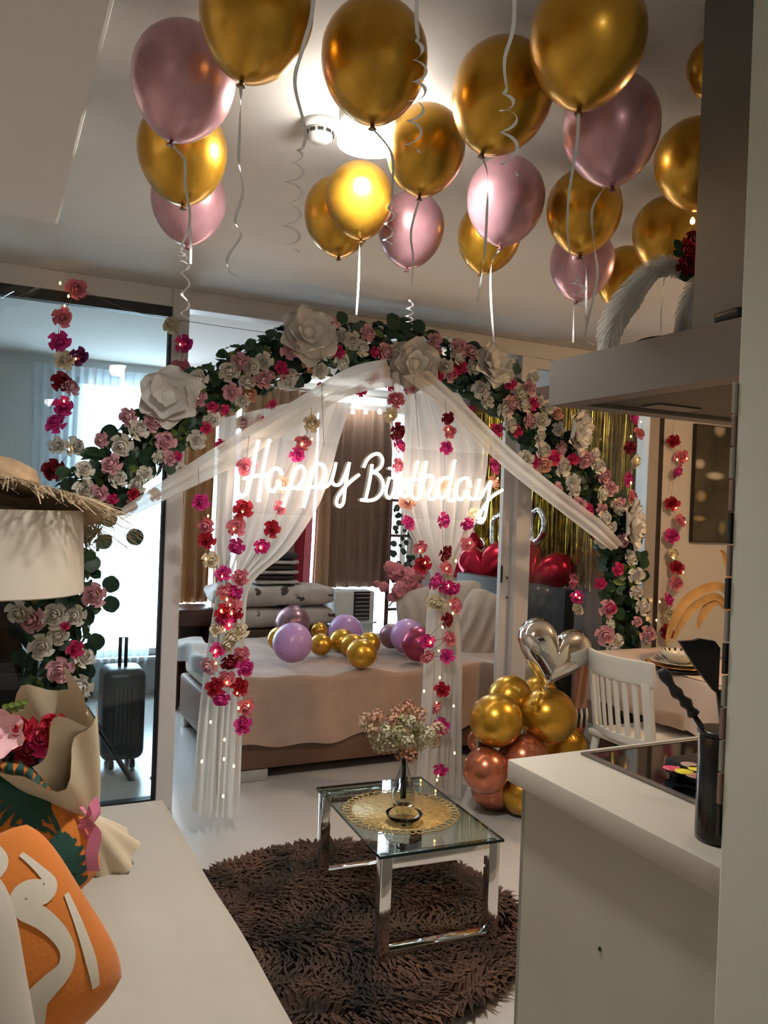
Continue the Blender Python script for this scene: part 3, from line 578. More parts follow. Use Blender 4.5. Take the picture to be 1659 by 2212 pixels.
solo('curtain_rod', MB().tube([V(px_x(370, YC), YC-.05, 2.45), V(px_x(900, YC), YC-.05, 2.45)], .012, 8), M_alu, 'long metal curtain rod over the bedroom window', 'curtain rod')

lb = thing('light_bar', 'lit white light bar with small spots above the brown curtain', 'light', at(765, 868, Y=YC-.15))
b0, b1 = at(702, 866, Y=YC-.15), at(832, 872, Y=YC-.15)
part('bar', MB().box((b0.x, YC-.17, b1.z-.02), (b1.x, YC-.12, b1.z+.03)), M_lampside, lb, True, .004)
part('bracket', MB().box((b0.x+.3, YC-.15, b1.z+.03), (b0.x+.33, YC-.13, HC)), M_alu, lb, False)
for px in (762, 790, 820):
    q = at(px, 890, Y=YC-.15); part('spot', MB().lathe([(0, -.018), (.014, -.014), (.017, 0), (.012, .016), (0, .03)], 12, None, q), M_lampglow, lb)
# bed
BX0, BX1, BY0, BY1, BZ = 1.20, 3.36, 4.20, 5.52, .56
M_taupe = mat('taupe_leather', (0.17, 0.085, 0.05), 0.5, var=0.08, scale=5, bump=0.05, bscale=200)
bed = thing('bed', 'low taupe upholstered bed with silver feet', 'bed', ((BX0+BX1)/2, (BY0+BY1)/2, 0))
part('base', MB().box((BX0, BY0, .065), (BX1, BY1, .34)), M_taupe, bed, True, .02)
part('mattress', MB().box((BX0+.02, BY0+.02, .34), (BX1, BY1-.02, BZ-.025)), mat('cream_mattress', (0.62, 0.56, 0.46), 0.85), bed, True, .05, seg=3)
part('headboard', MB().box((BX1, BY0-.02, .05), (BX1+.09, BY1+.02, 1.02)), mat('dark_headboard', (0.03, 0.028, 0.028), 0.6), bed, True, .02)
for x in (BX0+.01, BX1-.18):
    for y in (BY0+.01, BY1-.12): part('leg', MB().box((x, y, 0), (x+.2, y+.1, .065)), mat('silver_foot', (0.62, 0.60, 0.57), 0.25, 0.6), bed, True, .006)
M_blank = mat('dusty_beige_plush_blanket', (0.46, 0.31, 0.235), 0.9, var=0.07, scale=5, bump=0.5, bscale=26, sheen=0.6)
def blanket_fn(u, t):
    # u along x, t across: front hem up and over the top
    drop = .36; Wd = BY1-BY0-.04; tot = drop + Wd; s = t*tot
    x = lerp(BX0-.03, BX1-.30, u); n1 = .012*math.sin(17*u+2*t) + .009*math.sin(31*u+1.3) + .006*math.sin(23*t+9*u)
    if s < drop:
        k = 1-s/drop; y = BY0-.035 - .014*math.sin(26*u+1)*k - .010*math.sin(11*u)*k; z = BZ - k*drop + .012*math.sin(33*u)*k + .01*math.sin(15*u+1)*k
        z = min(z, BZ-.004) + n1*.2
    else: y = BY0-.035 + (s-drop); z = BZ + n1 + .006
    ed = min(1, u/.05); z -= (1-ed)**2*.03
    return V(x, y, z)
bl = thing('blanket', 'dusty beige plush blanket spread over the bed', 'blanket', ((BX0+BX1)/2, BY0, .2))
part('cover', MB().grid(blanket_fn, 70, 50), M_blank, bl)
M_greyq = mat('pale_grey_quilt', (0.60, 0.59, 0.58), 0.9, var=0.05, scale=8, bump=0.3, bscale=20)
def flap(u, t):
    y = lerp(BY0+.12, BY1-.08, u); k = math.sin(math.pi*u)
    if t < .6: q = t/.6; return V(lerp(BX0+.12, BX0-.045, q), y, BZ+.022+.014*math.sin(19*u)+.01*math.sin(7*u+q*3))
    q = (t-.6)/.4; return V(BX0-.05-.012*math.sin(15*u), y, BZ+.02-q*.11+.012*math.sin(19*u))
part('turned_edge', MB().grid(flap, 40, 14), M_greyq, bl, label='pale grey turned quilt edge')
# cushions and pillows
def pillow_fn(c, n, hw, hh, th, spin=0.0, up=(0, 0, 1), pleat=0.0):
    F = frame_to(n, up) @ Matrix.Rotation(spin, 3, 'Z'); c = Vector(c)
    def fn(u, v, side=1, off=0.0):
        a, b = u, v; pl_ = 1 + pleat*math.sin(13*a+3*b*b)*(1-b*b)
        k = max(0, (1-abs(a)**2.6))**.55 * max(0, (1-abs(b)**2.6))**.55
        x = hw*a*math.sqrt(1-.24*b**4)*(1-.03*(1-b*b)); y = hh*b*math.sqrt(1-.24*a**4)*(1-.03*(1-a*a))
        return c + F @ V(x, y, side*(th*k*pl_ + off))
    return fn
def pillow_mb(fn, n=18):
    mb = MB(); e = lambda t: math.sin((t-.5)*math.pi)
    mb.grid(lambda u, v: fn(e(u), e(v), 1), n, n); mb.grid(lambda u, v: fn(e(1-u), e(v), -1), n, n); return mb
def decal(fn, path, w_, off=.0022, n=6):
    P = smooth_path([V(a, b, 0) for a, b in path], n); mb = MB(); ws = w_ if isinstance(w_, list) else [w_]*len(path)
    vs = []; N = len(P)
    for i, p in enumerate(P):
        t = (P[min(i+1, N-1)]-P[max(i-1, 0)]).normalized(); s_ = V(-t.y, t.x, 0); k = i/(N-1)*(len(ws)-1); j = min(int(k), len(ws)-2) if len(ws) > 1 else 0
        wv = lerp(ws[j], ws[j+1], k-j) if len(ws) > 1 else ws[0]
        for q in (-1, -.5, 0, .5, 1):
            g = p + s_*wv*q*.5; vs.append(fn(max(-.985, min(.985, g.x)), max(-.985, min(.985, g.y)), 1, off))
    return mb.add(vs, [(5*i+j, 5*i+j+1, 5*i+j+6, 5*i+j+5) for i in range(N-1) for j in range(4)])
M_pil = mat('cream_pillowcase', (0.50, 0.41, 0.33), 0.85, var=0.06, scale=6, bump=0.6, bscale=9, stretch=(1, 3, 1), sheen=0.3)
for (pos, n, hw, hh, th, sp, lab) in ((at(915, 1330, X=3.02), (-.8, -.6, .35), .22, .23, .075, .35, 'cream pleated pillow standing behind the tied curtain'), (at(985, 1322, X=3.14), (-.85, -.5, .22), .22, .24, .075, .12, 'cream pillow leaning on the dark headboard between two others'), (at(1042, 1360, X=3.06), (-.7, -.7, .3), .20, .27, .08, -.30, 'tall cream pleated pillow leaning beside the sliding door')):
    solo('pillow', pillow_mb(pillow_fn(pos, n, hw, hh, th, sp, (0, 0, 1), .15), 36), M_pil, lab, 'pillow', 'cream pillows on the bed', weld=True)
def bed_balloon(cx, cy, rp, key, label, seen=.93):
    p0 = at(cx, cy+rp*seen, Z=BZ+.012); d_ = depth(p0); r = rp/FPX*d_
    for _ in range(4):
        c = at(cx, cy, Z=BZ+.03+r*.97); r = rp/FPX*depth(c)
    o = thing('bed_balloon', label, 'balloon', c-V(0, 0, r), 'balloons lying on the bed')
    d2 = V(random.uniform(-1, 1), random.uniform(.2, 1), random.uniform(-.1, .3)); rot = frame_to(d2).to_euler()
    inst('body', ROUND[key], o, c, rot, r)
    kn = mesh_of('knot', MB().lathe([(.03, -1.08), (.05, -1.14), (.035, -1.16), (.08, -1.2), (0, -1.19)][::-1], 10), ROUND[key].materials[0]); inst('knot', kn, o, c, rot, r)
bed_balloon(632, 1388, 43, 'L', 'round matte lilac balloon on the bed in front of a mauve one')
bed_balloon(632, 1346, 38, 'V', 'shiny mauve balloon behind the matte lilac one near the duvets', .9)
bed_balloon(604, 1380, 26, 'G', 'gold balloon half hidden behind the matte lilac balloon')
bed_balloon(693, 1392, 24, 'G', 'small gold balloon touching the matte lilac balloon')
bed_balloon(690, 1362, 18, 'G', 'smallest gold balloon at the back of the bed')
bed_balloon(738, 1384, 26, 'G', 'gold balloon in front of a lilac one in the bed middle')
bed_balloon(745, 1363, 36, 'L', 'lilac balloon behind the gold ones below the white cabinet')
bed_balloon(762, 1396, 27, 'G', 'gold balloon squeezed behind the front gold balloon')
bed_balloon(780, 1412, 32, 'G', 'largest gold balloon lying in front on the blanket')
bed_balloon(797, 1390, 25, 'G', 'gold balloon behind the front gold one towards the pillows')
bed_balloon(846, 1374, 27, 'V', 'dark mauve balloon behind lilac near the ladder shelf')
bed_balloon(880, 1374, 37, 'L', 'lilac balloon between a mauve and a burgundy balloon')
bed_balloon(905, 1391, 38, 'B', 'shiny burgundy balloon beside the tied curtain on the bed')
# bench with duvets and blankets
q0, q1 = px_x(470, 5.95), px_x(714, 5.95)
bn = thing('bench', 'dark brown box bench holding folded duvets', 'bench', ((q0+q1)/2, 5.9, 0))
part('body', MB().box((q0, 5.72, .04), (q1, 6.16, .58)), mat('dark_brown_bench', (0.075, 0.04, 0.028), 0.5, var=0.15), bn, True, .015)
for x in (q0+.02, q1-.07):
    for y in (5.74, 6.09): part('leg', MB().box((x, y, 0), (x+.05, y+.05, .04)), M_black, bn, False)
def duvet_mat():
    m = mat('leaf_print_cotton', (0.56, 0.51, 0.48), 0.9, var=0.08, scale=9, bump=0.5, bscale=12); nt = m.node_tree; n = nt.nodes; b = n['Principled BSDF']
    vo = n.new('ShaderNodeTexVoronoi'); vo.inputs['Scale'].default_value = 6.0; vo.inputs['Randomness'].default_value = .9; tc = n.new('ShaderNodeTexCoord')
    mp = n.new('ShaderNodeMapping'); mp.inputs['Scale'].default_value = (1, 1, 1.7); mp.inputs['Rotation'].default_value = (.3, .5, .4); nt.links.new(tc.outputs['Object'], mp.inputs[0]); wn = n.new('ShaderNodeTexNoise'); wn.inputs['Scale'].default_value = 9.0; wa = n.new('ShaderNodeVectorMath'); wa.operation = 'MULTIPLY_ADD'; wa.inputs[1].default_value = (.22, .22, .22); nt.links.new(mp.outputs[0], wn.inputs['Vector']); nt.links.new(wn.outputs['Color'], wa.inputs[0]); nt.links.new(mp.outputs[0], wa.inputs[2]); nt.links.new(wa.outputs[0], vo.inputs['Vector'])
    rp = n.new('ShaderNodeValToRGB'); rp.color_ramp.elements[0].position = .26; rp.color_ramp.elements[0].color = (1, 1, 1, 1); rp.color_ramp.elements[1].position = .30; rp.color_ramp.elements[1].color = (0, 0, 0, 1)
    nt.links.new(vo.outputs['Distance'], rp.inputs[0]); mx = n.new('ShaderNodeMix'); mx.data_type = 'RGBA'
    old = b.inputs['Base Color'].links[0].from_socket; nt.links.new(rp.outputs[0], mx.inputs[0]); nt.links.new(old, mx.inputs[6]); mx.inputs[7].default_value = (0.09, 0.07, 0.07, 1)
    nt.links.new(mx.outputs[2], b.inputs['Base Color']); return m
M_duvet = duvet_mat()
def puffy(x0, x1, y0, y1, z0, z1, m, lab, name='folded_duvet', cat='duvet', group='duvets on the bench', seed=0):
    c = V((x0+x1)/2, (y0+y1)/2, (z0+z1)/2); hx, hy, hz = (x1-x0)/2, (y1-y0)/2, (z1-z0)/2
    def fn(u, v):
        a = 2*math.pi*u; b = math.pi*(v-.5); sg = lambda x, e: math.copysign(abs(x)**e, x)
        x = sg(math.cos(b), .35)*sg(math.cos(a), .35); y = sg(math.cos(b), .35)*sg(math.sin(a), .35); z = sg(math.sin(b), .6)
        wv = 1 + .03*math.sin(9*a+seed) + .02*math.sin(5*b+7*a)
        return c + V(hx*x*wv, hy*y*wv, hz*z*(1+.10*math.sin(7*x+seed)*math.cos(5*y)))
    return solo(name, MB().grid(fn, 48, 20), m, lab, cat, group, weld=True)
puffy(q0-.03, q1+.0, 5.70, 6.14, .585, .735, M_duvet, 'lower folded duvet with dark leaf print on the bench', seed=1)
puffy(q0-.05, q1-.01, 5.70, 6.14, .74, .90, M_duvet, 'upper folded duvet with dark leaf print on the bench', seed=3)
s0, s1 = px_x(545, 5.9), px_x(640, 5.9)
cols = [((0.55, 0.52, 0.50), 'pale grey'), ((0.045, 0.03, 0.025), 'dark brown'), ((0.50, 0.46, 0.43), 'light beige'), ((0.06, 0.042, 0.036), 'chocolate brown'), ((0.52, 0.49, 0.47), 'off white'), ((0.05, 0.045, 0.055), 'charcoal')]
zz = .905
for i, (c, nm) in enumerate(cols):
    h_ = .035 if i < 5 else .06
    puffy(s0-.02*(i % 2), s1-.015*(i % 2), 5.74, 6.06, zz, zz+h_, mat('blanket_'+nm.replace(' ', '_'), c, .9, bump=.2), nm+' folded blanket in the stack on the duvets', 'folded_blanket', 'blanket', 'folded blankets on the duvets', i); zz += h_+.002
# dark console under the amber curtain
c0, c1 = px_x(378, 6.0), px_x(462, 6.0)
cs = thing('console', 'low dark brown console under the amber curtain', 'console', ((c0+c1)/2, 6.0, 0)); M_cons = mat('dark_red_wood', (0.075, 0.022, 0.012), 0.35, var=0.2, stretch=(1, 8, 8))
part('top', MB().box((c0, 5.85, .60), (c1, 6.2, .72)), M_cons, cs, True, .006)
for x in (c0, c1-.04): part('side_panel', MB().box((x, 5.86, 0), (x+.04, 6.19, .60)), M_cons, cs, False)
part('back_panel', MB().box((c0+.04, 6.16, 0), (c1-.04, 6.19, .60)), M_cons, cs, False)
part('shelf', MB().box((c0+.04, 5.87, .22), (c1-.04, 6.16, .25)), M_cons, cs, False)
# white cabinet with black grille
a0, a1 = px_x(716, 6.15), px_x(800, 6.15); zt_ = at(760, 1276, Y=6.05).z
ac = thing('white_cabinet', 'white cabinet with a black grille under the brown curtain', 'cabinet', ((a0+a1)/2, 6.15, 0)); M_cabw = mat('white_enamel', (0.68, 0.72, 0.70), 0.4, var=0.02)
part('body', MB().box((a0, 6.0, 0), (a1, 6.26, zt_)), M_cabw, ac, True, .015)
g0, g1 = at(765, 1278, Y=5.998), at(796, 1338, Y=5.998)
part('grille', MB().box((g0.x, 5.985, g1.z), (g1.x, 6.0, g0.z)), M_black, ac, False)
for k in range(7):
    z = lerp(g1.z, g0.z, (k+.5)/7); part('slat', MB().box((g0.x+.008, 5.976, z-.003), (g1.x-.008, 5.986, z+.003)), mat('grey_slat', (.42, .42, .40), .4), ac, False)
part('ledge', MB().box((a0-.01, 5.97, g1.z-.03), (a1+.01, 6.0, g1.z-.015)), M_cabw, ac, False)
# ladder shelf with pink blossom and trailing plant
M_wood = mat('dark_ladder_wood', (0.10, 0.045, 0.03), 0.5, var=0.15)
la = thing('ladder_shelf', 'leaning dark wooden ladder beside the bedroom window', 'ladder', (at(825, 1390, Y=5.85).x, 5.85, 0))
l0, l1 = V(at(822, 1300, Y=5.8).x, 5.7, 0), V(at(846, 1100, Y=6.2).x, 6.22, 1.75)
off_ = V(.30, 0, 0)
for o_ in (V(0, 0, 0), off_): part('rail', MB().tube([l0+o_, l1+o_], .018, 8), M_wood, la)
for k in range(5): p = l0.lerp(l1, .22+.17*k); part('rung', MB().tube([p, p+off_], .012, 8), M_wood, la)
M_bloss = mat('pink_blossom', (0.74, 0.27, 0.32), 0.8, var=0.12, scale=20)
bo = thing('pink_blossom_bunch', 'bunch of fluffy pink blossom hanging on the ladder', 'flowers', at(870, 1330, Y=5.7))
for (x, y, r) in ((855, 1235, 26), (880, 1250, 30), (905, 1235, 24), (868, 1275, 26), (895, 1275, 24), (850, 1290, 16), (875, 1300, 20), (830, 1268, 14), (815, 1262, 10), (842, 1225, 16)):
    c = at(x, y, Y=5.68+random.uniform(-.05, .05)); rr = r/FPX*depth(c); mb = MB()
    for k in range(26):
        n = V(random.gauss(0, 1), random.gauss(0, 1), random.gauss(0, 1)).normalized(); leaf_into(mb, c+n*rr*.6, n+V(0, -.4, 0), rr*.95, random.uniform(0, 6), .6)
    part('blossom', mb, M_bloss, bo)
part('stem', MB().tube([at(840, 1310, Y=5.7), at(870, 1270, Y=5.72), at(900, 1230, Y=5.74)], .006, 5), M_wood, bo)
tp = thing('trailing_plant', 'dark trailing leaves hanging beside the ladder', 'plant', at(880, 1250, Y=6.1))
for i in range(46):
    x = random.choice((random.gauss(858, 6), random.gauss(886, 9))); y = random.uniform(1095, 1255)
    inst('leaf', LE, tp, at(x, y, Y=6.05+random.uniform(-.06, .05)), face_rot(V(random.uniform(-.6, .4), -1, .2), random.uniform(0, 6)), random.uniform(.035, .06))
for x in (858, 886): part('stem', MB().tube([at(x, 1080, Y=6.08), at(x+4, 1170, Y=6.1), at(x-3, 1255, Y=6.08)], .003, 4), M_leaf2, tp)
# gold foil fringe on the bedroom wall
M_fringe = mat('gold_foil', (0.62, 0.42, 0.06), 0.22, 0.95, var=0.3, scale=14)
mb = MB(); XF = XPR-.05
fr = thing('foil_fringe', 'gold tinsel fringe curtain on the brown bedroom wall', 'fringe curtain', (XF, 5.2, .5))
for i in range(520):
    y = random.uniform(YP+.22, YB-.12); z1_ = 2.38; z0_ = random.uniform(.95, 1.35); x = XF + random.uniform(-.02, .02); ww = random.uniform(.006, .012); a = random.uniform(-1, 1); pts = []; sd = []
    for k in range(7):
        t = k/6; pts.append(V(x+.012*math.sin(4*t+i)*t, y+.02*math.sin(3*t+i*1.7)*t, lerp(z1_, z0_, t))); q = a + 1.6*math.sin(2.2*t+i); sd.append(V(math.sin(q)*.7, math.cos(q), 0).normalized())
    mb.ribbon(pts, ww, sd)
part('strands', mb, M_fringe, fr, False, kind='stuff')
part('header_strip', MB().box((XF-.005, YP+.2, 2.37), (XF+.005, YB-.1, 2.40)), M_fringe, fr, False)
# foil balloons
def heart_mesh(name, m, th=.42):
    mb = MB(); NA, NR = 48, 12
    def h2(a):
        x = 16*math.sin(a)**3; y = 13*math.cos(a)-5*math.cos(2*a)-2*math.cos(3*a)-math.cos(4*a); return x/17, (y+2.5)/17
    for sd in (1, -1):
        def fn(u, v):
            a = 2*math.pi*u*sd; x, y = h2(a); k = v; z = th*math.sqrt(max(0, 1-k**2.4)) + .008*math.sin(40*math.pi*u)*max(0, k-.6)*(1-k)*12
            return V(x*k, y*k-.0, sd*z)
        mb.grid(fn, NA, NR)
    return mesh_of(name, mb, m, weld=True)
M_redfoil = mat('red_foil', (0.50, 0.010, 0.035), 0.24, 0.7, var=0.08, scale=5); M_silver = mat('silver_foil', (0.80, 0.79, 0.77), 0.06, 1.0, var=0.02, scale=4)
HR = heart_mesh('red_heart', M_redfoil); HS = heart_mesh('silver_heart', M_silver, .46)
def foil_heart(px, py, X, r, me, n, spin, label, name='heart_balloon'):
    c = at(px, py, X=X); o = thing(name, label, 'foil balloon', c-V(0, 0, r), None); o['group'] = 'red heart balloons over the headboard'
    F = frame_to(n) @ Matrix.Rotation(spin, 3, 'Z'); inst('body', me, o, c, F.to_euler(), r)
    part('tail', MB().tube([c + F @ V(0, -r*.86, 0), c + F @ V(.01, -r*1.0, 0), c + F @ V(.0, -r*1.10, .01)], [.008, .012, .016], 6), me.materials[0], o)
foil_heart(1003, 1215, 3.62, .26, HR, (-.9, -.5, 0), .7, 'red heart foil balloon nearest the tied curtain over the headboard')
foil_heart(1050, 1232, 3.56, .25, HR, (-.9, -.6, .1), .2, 'shiny red heart foil balloon beside the sliding door edge')
foil_heart(1160, 1245, 3.62, .27, HR, (-.9, -.6, 0), -.3, 'big red heart foil balloon behind the fixed glass panel')
def foil_tube(path, X, r, label, name, closed=False):
    pts = smooth_path([at(x, y, X=X) for x, y in path], 6); N = len(pts)
    rs = [r*(1 if closed else min(1, .45+min(i, N-1-i)*.16))*(1+.08*math.sin(i*1.9)) for i in range(N)]
    o = thing(name, label, 'foil balloon', min(pts, key=lambda p: p.z), 'silver foil character balloons')
    part('body', MB().tube(pts, rs, 10), M_silver, o)
    a = max(pts, key=lambda p: p.z); part('string', MB().tube([a, V(a.x+.12, a.y, a.z+.35)], .0012, 4), M_wire, o)
foil_tube([(1046, 1132), (1030, 1128), (1022, 1142), (1026, 1158), (1040, 1166), (1046, 1178), (1036, 1190), (1020, 1184)], 3.74, .022, 'silver S shaped foil balloon by the gold fringe', 'letter_balloon')
foil_tube([(1082, 1112), (1067, 1122), (1064, 1150), (1066, 1182), (1080, 1192), (1096, 1182), (1100, 1150), (1096, 1122), (1082, 1112)], 3.72, .024, 'tall silver ring shaped foil balloon partly behind the door edge', 'letter_balloon', True)
foil_tube([(1152, 1108), (1166, 1102), (1176, 1122), (1174, 1150), (1160, 1170), (1150, 1160), (1148, 1130), (1152, 1108)], 3.72, .026, 'silver ring shaped foil balloon with clip behind the glass', 'letter_balloon', True)
# things behind the fixed glass panel
su = thing('suitcase', 'dark grey upright suitcase behind the fixed glass panel', 'suitcase', (at(262, 1600, Y=4.75).x, 4.75, 0)); M_suit = mat('dark_grey_shell', (0.055, 0.055, 0.06), 0.35, var=0.08, scale=3)
u0, u1 = at(215, 1600, Y=4.7).x, at(308, 1600, Y=4.7).x; zs_ = at(262, 1442, Y=4.7).z
part('shell', MB().box((u0, 4.62, .05), (u1, 4.88, zs_)), M_suit, su, True, .05, seg=4)
for k in range(5): x = lerp(u0+.07, u1-.07, k/4); part('rib', MB().box((x-.012, 4.612, .14), (x+.012, 4.622, zs_-.09)), M_suit, su, True, .004)
part('handle', MB().tube([V(u0+.1, 4.75, zs_), V(u0+.1, 4.75, zs_+.16), V(u1-.1, 4.75, zs_+.16), V(u1-.1, 4.75, zs_)], .01, 8), M_black, su)
for x in (u0+.06, u1-.06):
    for y in (4.66, 4.84): part('wheel', MB().lathe([(.024, -.012), (.026, 0), (.024, .012)], 12, frame_to((1, 0, 0)), (x, y, .026)), M_black, su)
solo('clothes_pole', MB().tube([at(180, 1520, Y=4.45), at(300, 1712, Y=4.45), V(at(330, 1760, Y=4.45).x, 4.45, .012)], .014, 8), M_black, 'dark slanting pole leaning behind the fixed glass panel', 'pole')

dz_ = at(20, 1292, Y=4.25).z
dr2 = thing('dark_dresser', 'dark brown dresser behind the fixed glass panel', 'dresser', (-.2, 4.5, 0)); M_dd = mat('espresso_wood', (.018, .012, .011), .45, var=.2, stretch=(1, 8, 8))
part('body', MB().box((WL+.03, 4.26, .05), (at(84, 1400, Y=4.26).x, 4.72, dz_)), M_dd, dr2, True, .006)
for k in range(3): part('drawer', MB().box((WL+.06, 4.245, .10+k*.29), (at(84, 1400, Y=4.26).x-.03, 4.262, .36+k*.29)), M_dd, dr2, True, .004)
part('plinth', MB().box((WL+.05, 4.30, 0), (at(84, 1400, Y=4.26).x-.03, 4.70, .05)), M_dd, dr2, False)
# ------------------------------------------------------------------ sofa corner
SX, SY1, SZ = .612, 3.035, .435
sofa = thing('sofa', 'long low white sofa with loose cover', 'sofa', (.1, 1.7, 0))
def seat_fn(u, v):
    x = lerp(-.36, SX, u); y = lerp(.15, SY1, v); e = min(1, (1-u)/.10, u/.05, (1-v)/.05)
    z = SZ - .035*(1-max(0, e))**2.2 + .007*math.sin(3.1*y+4*x) + .004*math.sin(9*y-6*x) + .006*math.exp(-((x-.33-.03*math.sin(4*y))/.03)**2)
    return V(x, y, z)
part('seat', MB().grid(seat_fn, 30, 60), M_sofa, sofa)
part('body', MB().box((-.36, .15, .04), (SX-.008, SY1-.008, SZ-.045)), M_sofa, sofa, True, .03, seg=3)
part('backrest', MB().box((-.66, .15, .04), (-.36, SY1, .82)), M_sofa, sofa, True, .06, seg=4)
for x in (-.6, SX-.1):
    for y in (.22, SY1-.1): part('leg', MB().box((x, y, 0), (x+.05, y+.05, .04)), M_black, sofa, False)
M_orange = mat('orange_cotton', (0.66, 0.19, 0.018), 0.85, var=0.06, scale=6, sheen=0.2, bump=.1, bscale=120); M_print = mat('off_white_print', (0.66, 0.60, 0.50), 0.85, var=0.03); M_monst = mat('monstera_print', (0.008, 0.075, 0.055), 0.7, var=0.2, scale=14)
def cushion(label, px, py, d_, half, spin, m, n, th=.09):
    c = at(px, py, d=d_); fn = pillow_fn(c, n, half, half, th, spin); Fi = (frame_to(n) @ Matrix.Rotation(spin, 3, 'Z')).transposed(); nn = Vector(n).normalized()
    def uv(x, y):
        q0 = c + nn*th*.7; v = at(x, y, d=1.0)-CAM; q = CAM + v*((q0-CAM).dot(nn)/v.dot(nn)); l = Fi @ (q-c); return (l.x/half, l.y/half)
    fn.uv = uv
    o = thing('cushion', label, 'cushion', c-V(0, 0, half), 'cushions on the sofa'); part('body', pillow_mb(fn), m, o, weld=True); return o, fn
cu, fn = cushion('orange sofa cushion with wavy off white bands', -30, 2096, 1.42, .195, .50, M_orange, (.10, -.96, .28))
UV = lambda l: [fn.uv(x, y) for x, y in l]
part('wave_print', decal(fn, UV([(52,1833),(83,1864),(112,1898),(100,1919),(65,1920),(47,1934),(57,1957),(96,1981),(131,2015),(148,2053),(138,2091),(103,2125),(74,2160),(66,2215),(60,2260)]), [.05, .07, .12, .22, .22, .22, .18, .16, .14, .15, .20, .23, .24, .25]), M_print, cu)
part('wave_print', decal(fn, UV([(150,1925),(176,1990),(204,2075),(220,2135)]), [.05, .08, .11, .08]), M_print, cu)
part('wave_print', decal(fn, UV([(-20,1800),(5,1850),(-30,1900),(-60,1960),(-20,2040),(0,2120),(-40,2200)]), .15), M_print, cu)
cu2, fn = cushion('orange sofa cushion printed with dark green monstera leaves', 8, 1835, 2.02, .20, .42, M_orange, (.12, -.95, .3))
def leafprint(b, t, wd, fn, n=7):
    B_, T_ = V(*fn.uv(*b), 0), V(*fn.uv(*t), 0); ax = T_-B_; sd = V(-ax.y, ax.x, 0); mb = MB(); g = lambda x, y: tuple((B_ + ax*y + sd*x)[:2]); L0 = ax.length
    def put(p, w_, o): m2 = decal(fn, p, w_, o, 5); mb.add(m2.v, m2.f)
    put([g(0, -.06), g(0, .5), g(0, 1.0)], [.24*L0, .30*L0, .04*L0], .0022)
    for k in range(n):
        y = .02+.86*k/(n-1); Lf = wd*math.sin(math.pi*(.24+.62*k/(n-1)))
        for sg in (-1, 1): put([g(sg*.08, y-.02), g(sg*Lf*.6, y+.09), g(sg*Lf, y+.10)], [.13*L0, .115*L0, .04*L0], .0022+.00025*k)
    return mb
part('leaf_print', leafprint((92, 1735), (-40, 1672), .52, fn), M_monst, cu2); part('leaf_print', leafprint((128, 1812), (176, 1968), .34, fn), M_monst, cu2); part('leaf_print', leafprint((100, 1730), (40, 1815), .42, fn, 5), M_monst, cu2)
part('stem_print', decal(fn, [fn.uv(*p) for p in ((66, 1784), (100, 1788), (130, 1815))], .035), M_monst, cu2); part('stem_print', decal(fn, [fn.uv(*p) for p in ((90, 1735), (118, 1770), (140, 1830))], .06), M_monst, cu2)
cu3, fn = cushion('plain white sofa cushion at the sofa corner next to the wavy orange one', -232, 2232, 1.24, .20, .15, M_sofa, (.15, -.95, .25))
# bouquet
M_wrap = mat('cream_wrapping_paper', (0.70, 0.60, 0.44), 0.6, var=0.04, scale=3); M_satin = mat('pink_satin_ribbon', (0.80, 0.22, 0.36), 0.35, var=0.08, scale=8, sheen=.4)
bq = thing('bouquet', 'bouquet of red roses wrapped in cream paper with pink ribbon on the sofa', 'bouquet', at(238, 1880, Z=SZ+.005))
tie = at(190, 1772, Y=2.36); headp = at(88, 1580, Y=2.20); ax = (headp-tie).normalized(); Fb = frame_to(ax, (0, -1, 0))
def cone(R0, R1, L0, L1, wob, ph, a0=0, a1=1.0, lip=0.0):
    def fn_(u, t):
        a = 2*math.pi*lerp(a0, a1, u); rad = lerp(R0, R1, t**.75)*(1+wob*math.sin(5*a+ph)*t); z = lerp(L0, L1*(1+.13*math.sin(3*a+ph)+.06*math.sin(7*a)), t)
        return tie + Fb @ V(rad*math.cos(a), rad*math.sin(a), z)
    return MB().grid(fn_, 48, 10)
hl = (headp-tie).length
part('wrapping_paper', cone(.022, .140, 0, hl*.98, .08, .4), M_wrap, bq); part('wrapping_paper', cone(.020, .125, 0, hl*1.10, .10, 2.0, .20, .60), M_wrap, bq)
part('paper_tail', MB().grid(lambda u, t: tie + Fb @ V(lerp(.020, .085, t**.8)*math.cos(2*math.pi*u)*(1+.15*math.sin(7*u*6.28)*t), lerp(.020, .085, t**.8)*math.sin(2*math.pi*u)*(1+.15*math.sin(7*u*6.28)*t), -t*.17), 40, 8), M_wrap, bq)
camd = (CAM-headp).normalized()
for (x, y, k, r) in ((42, 1582, 'R', .042), (95, 1600, 'M', .040), (112, 1572, 'R', .036), (65, 1625, 'D', .034), (20, 1600, 'M', .036)):
    inst('rose', RM[k], bq, at(x, y, d=depth(headp)-.02), face_rot(camd*.6+ax, random.uniform(0, 6)), r)
mb = MB()
for i in range(40): leaf_into(mb, at(random.uniform(15, 120), random.uniform(1560, 1660), d=depth(headp)+.03), ax+V(random.uniform(-.6, .6), -.5, random.uniform(-.4, .4)), .05, random.uniform(0, 6), .3)
part('foliage', mb, mat('dark_filler', (0.03, 0.028, 0.03), .7), bq, kind='stuff')
lily = part('lily', MB().lathe([(0, 0), (.012, .01), (.006, .03), (0, .035)], 8, frame_to(camd), at(-4, 1588, d=depth(headp)-.06)), ROSE['P'], bq, label='pale pink lily')
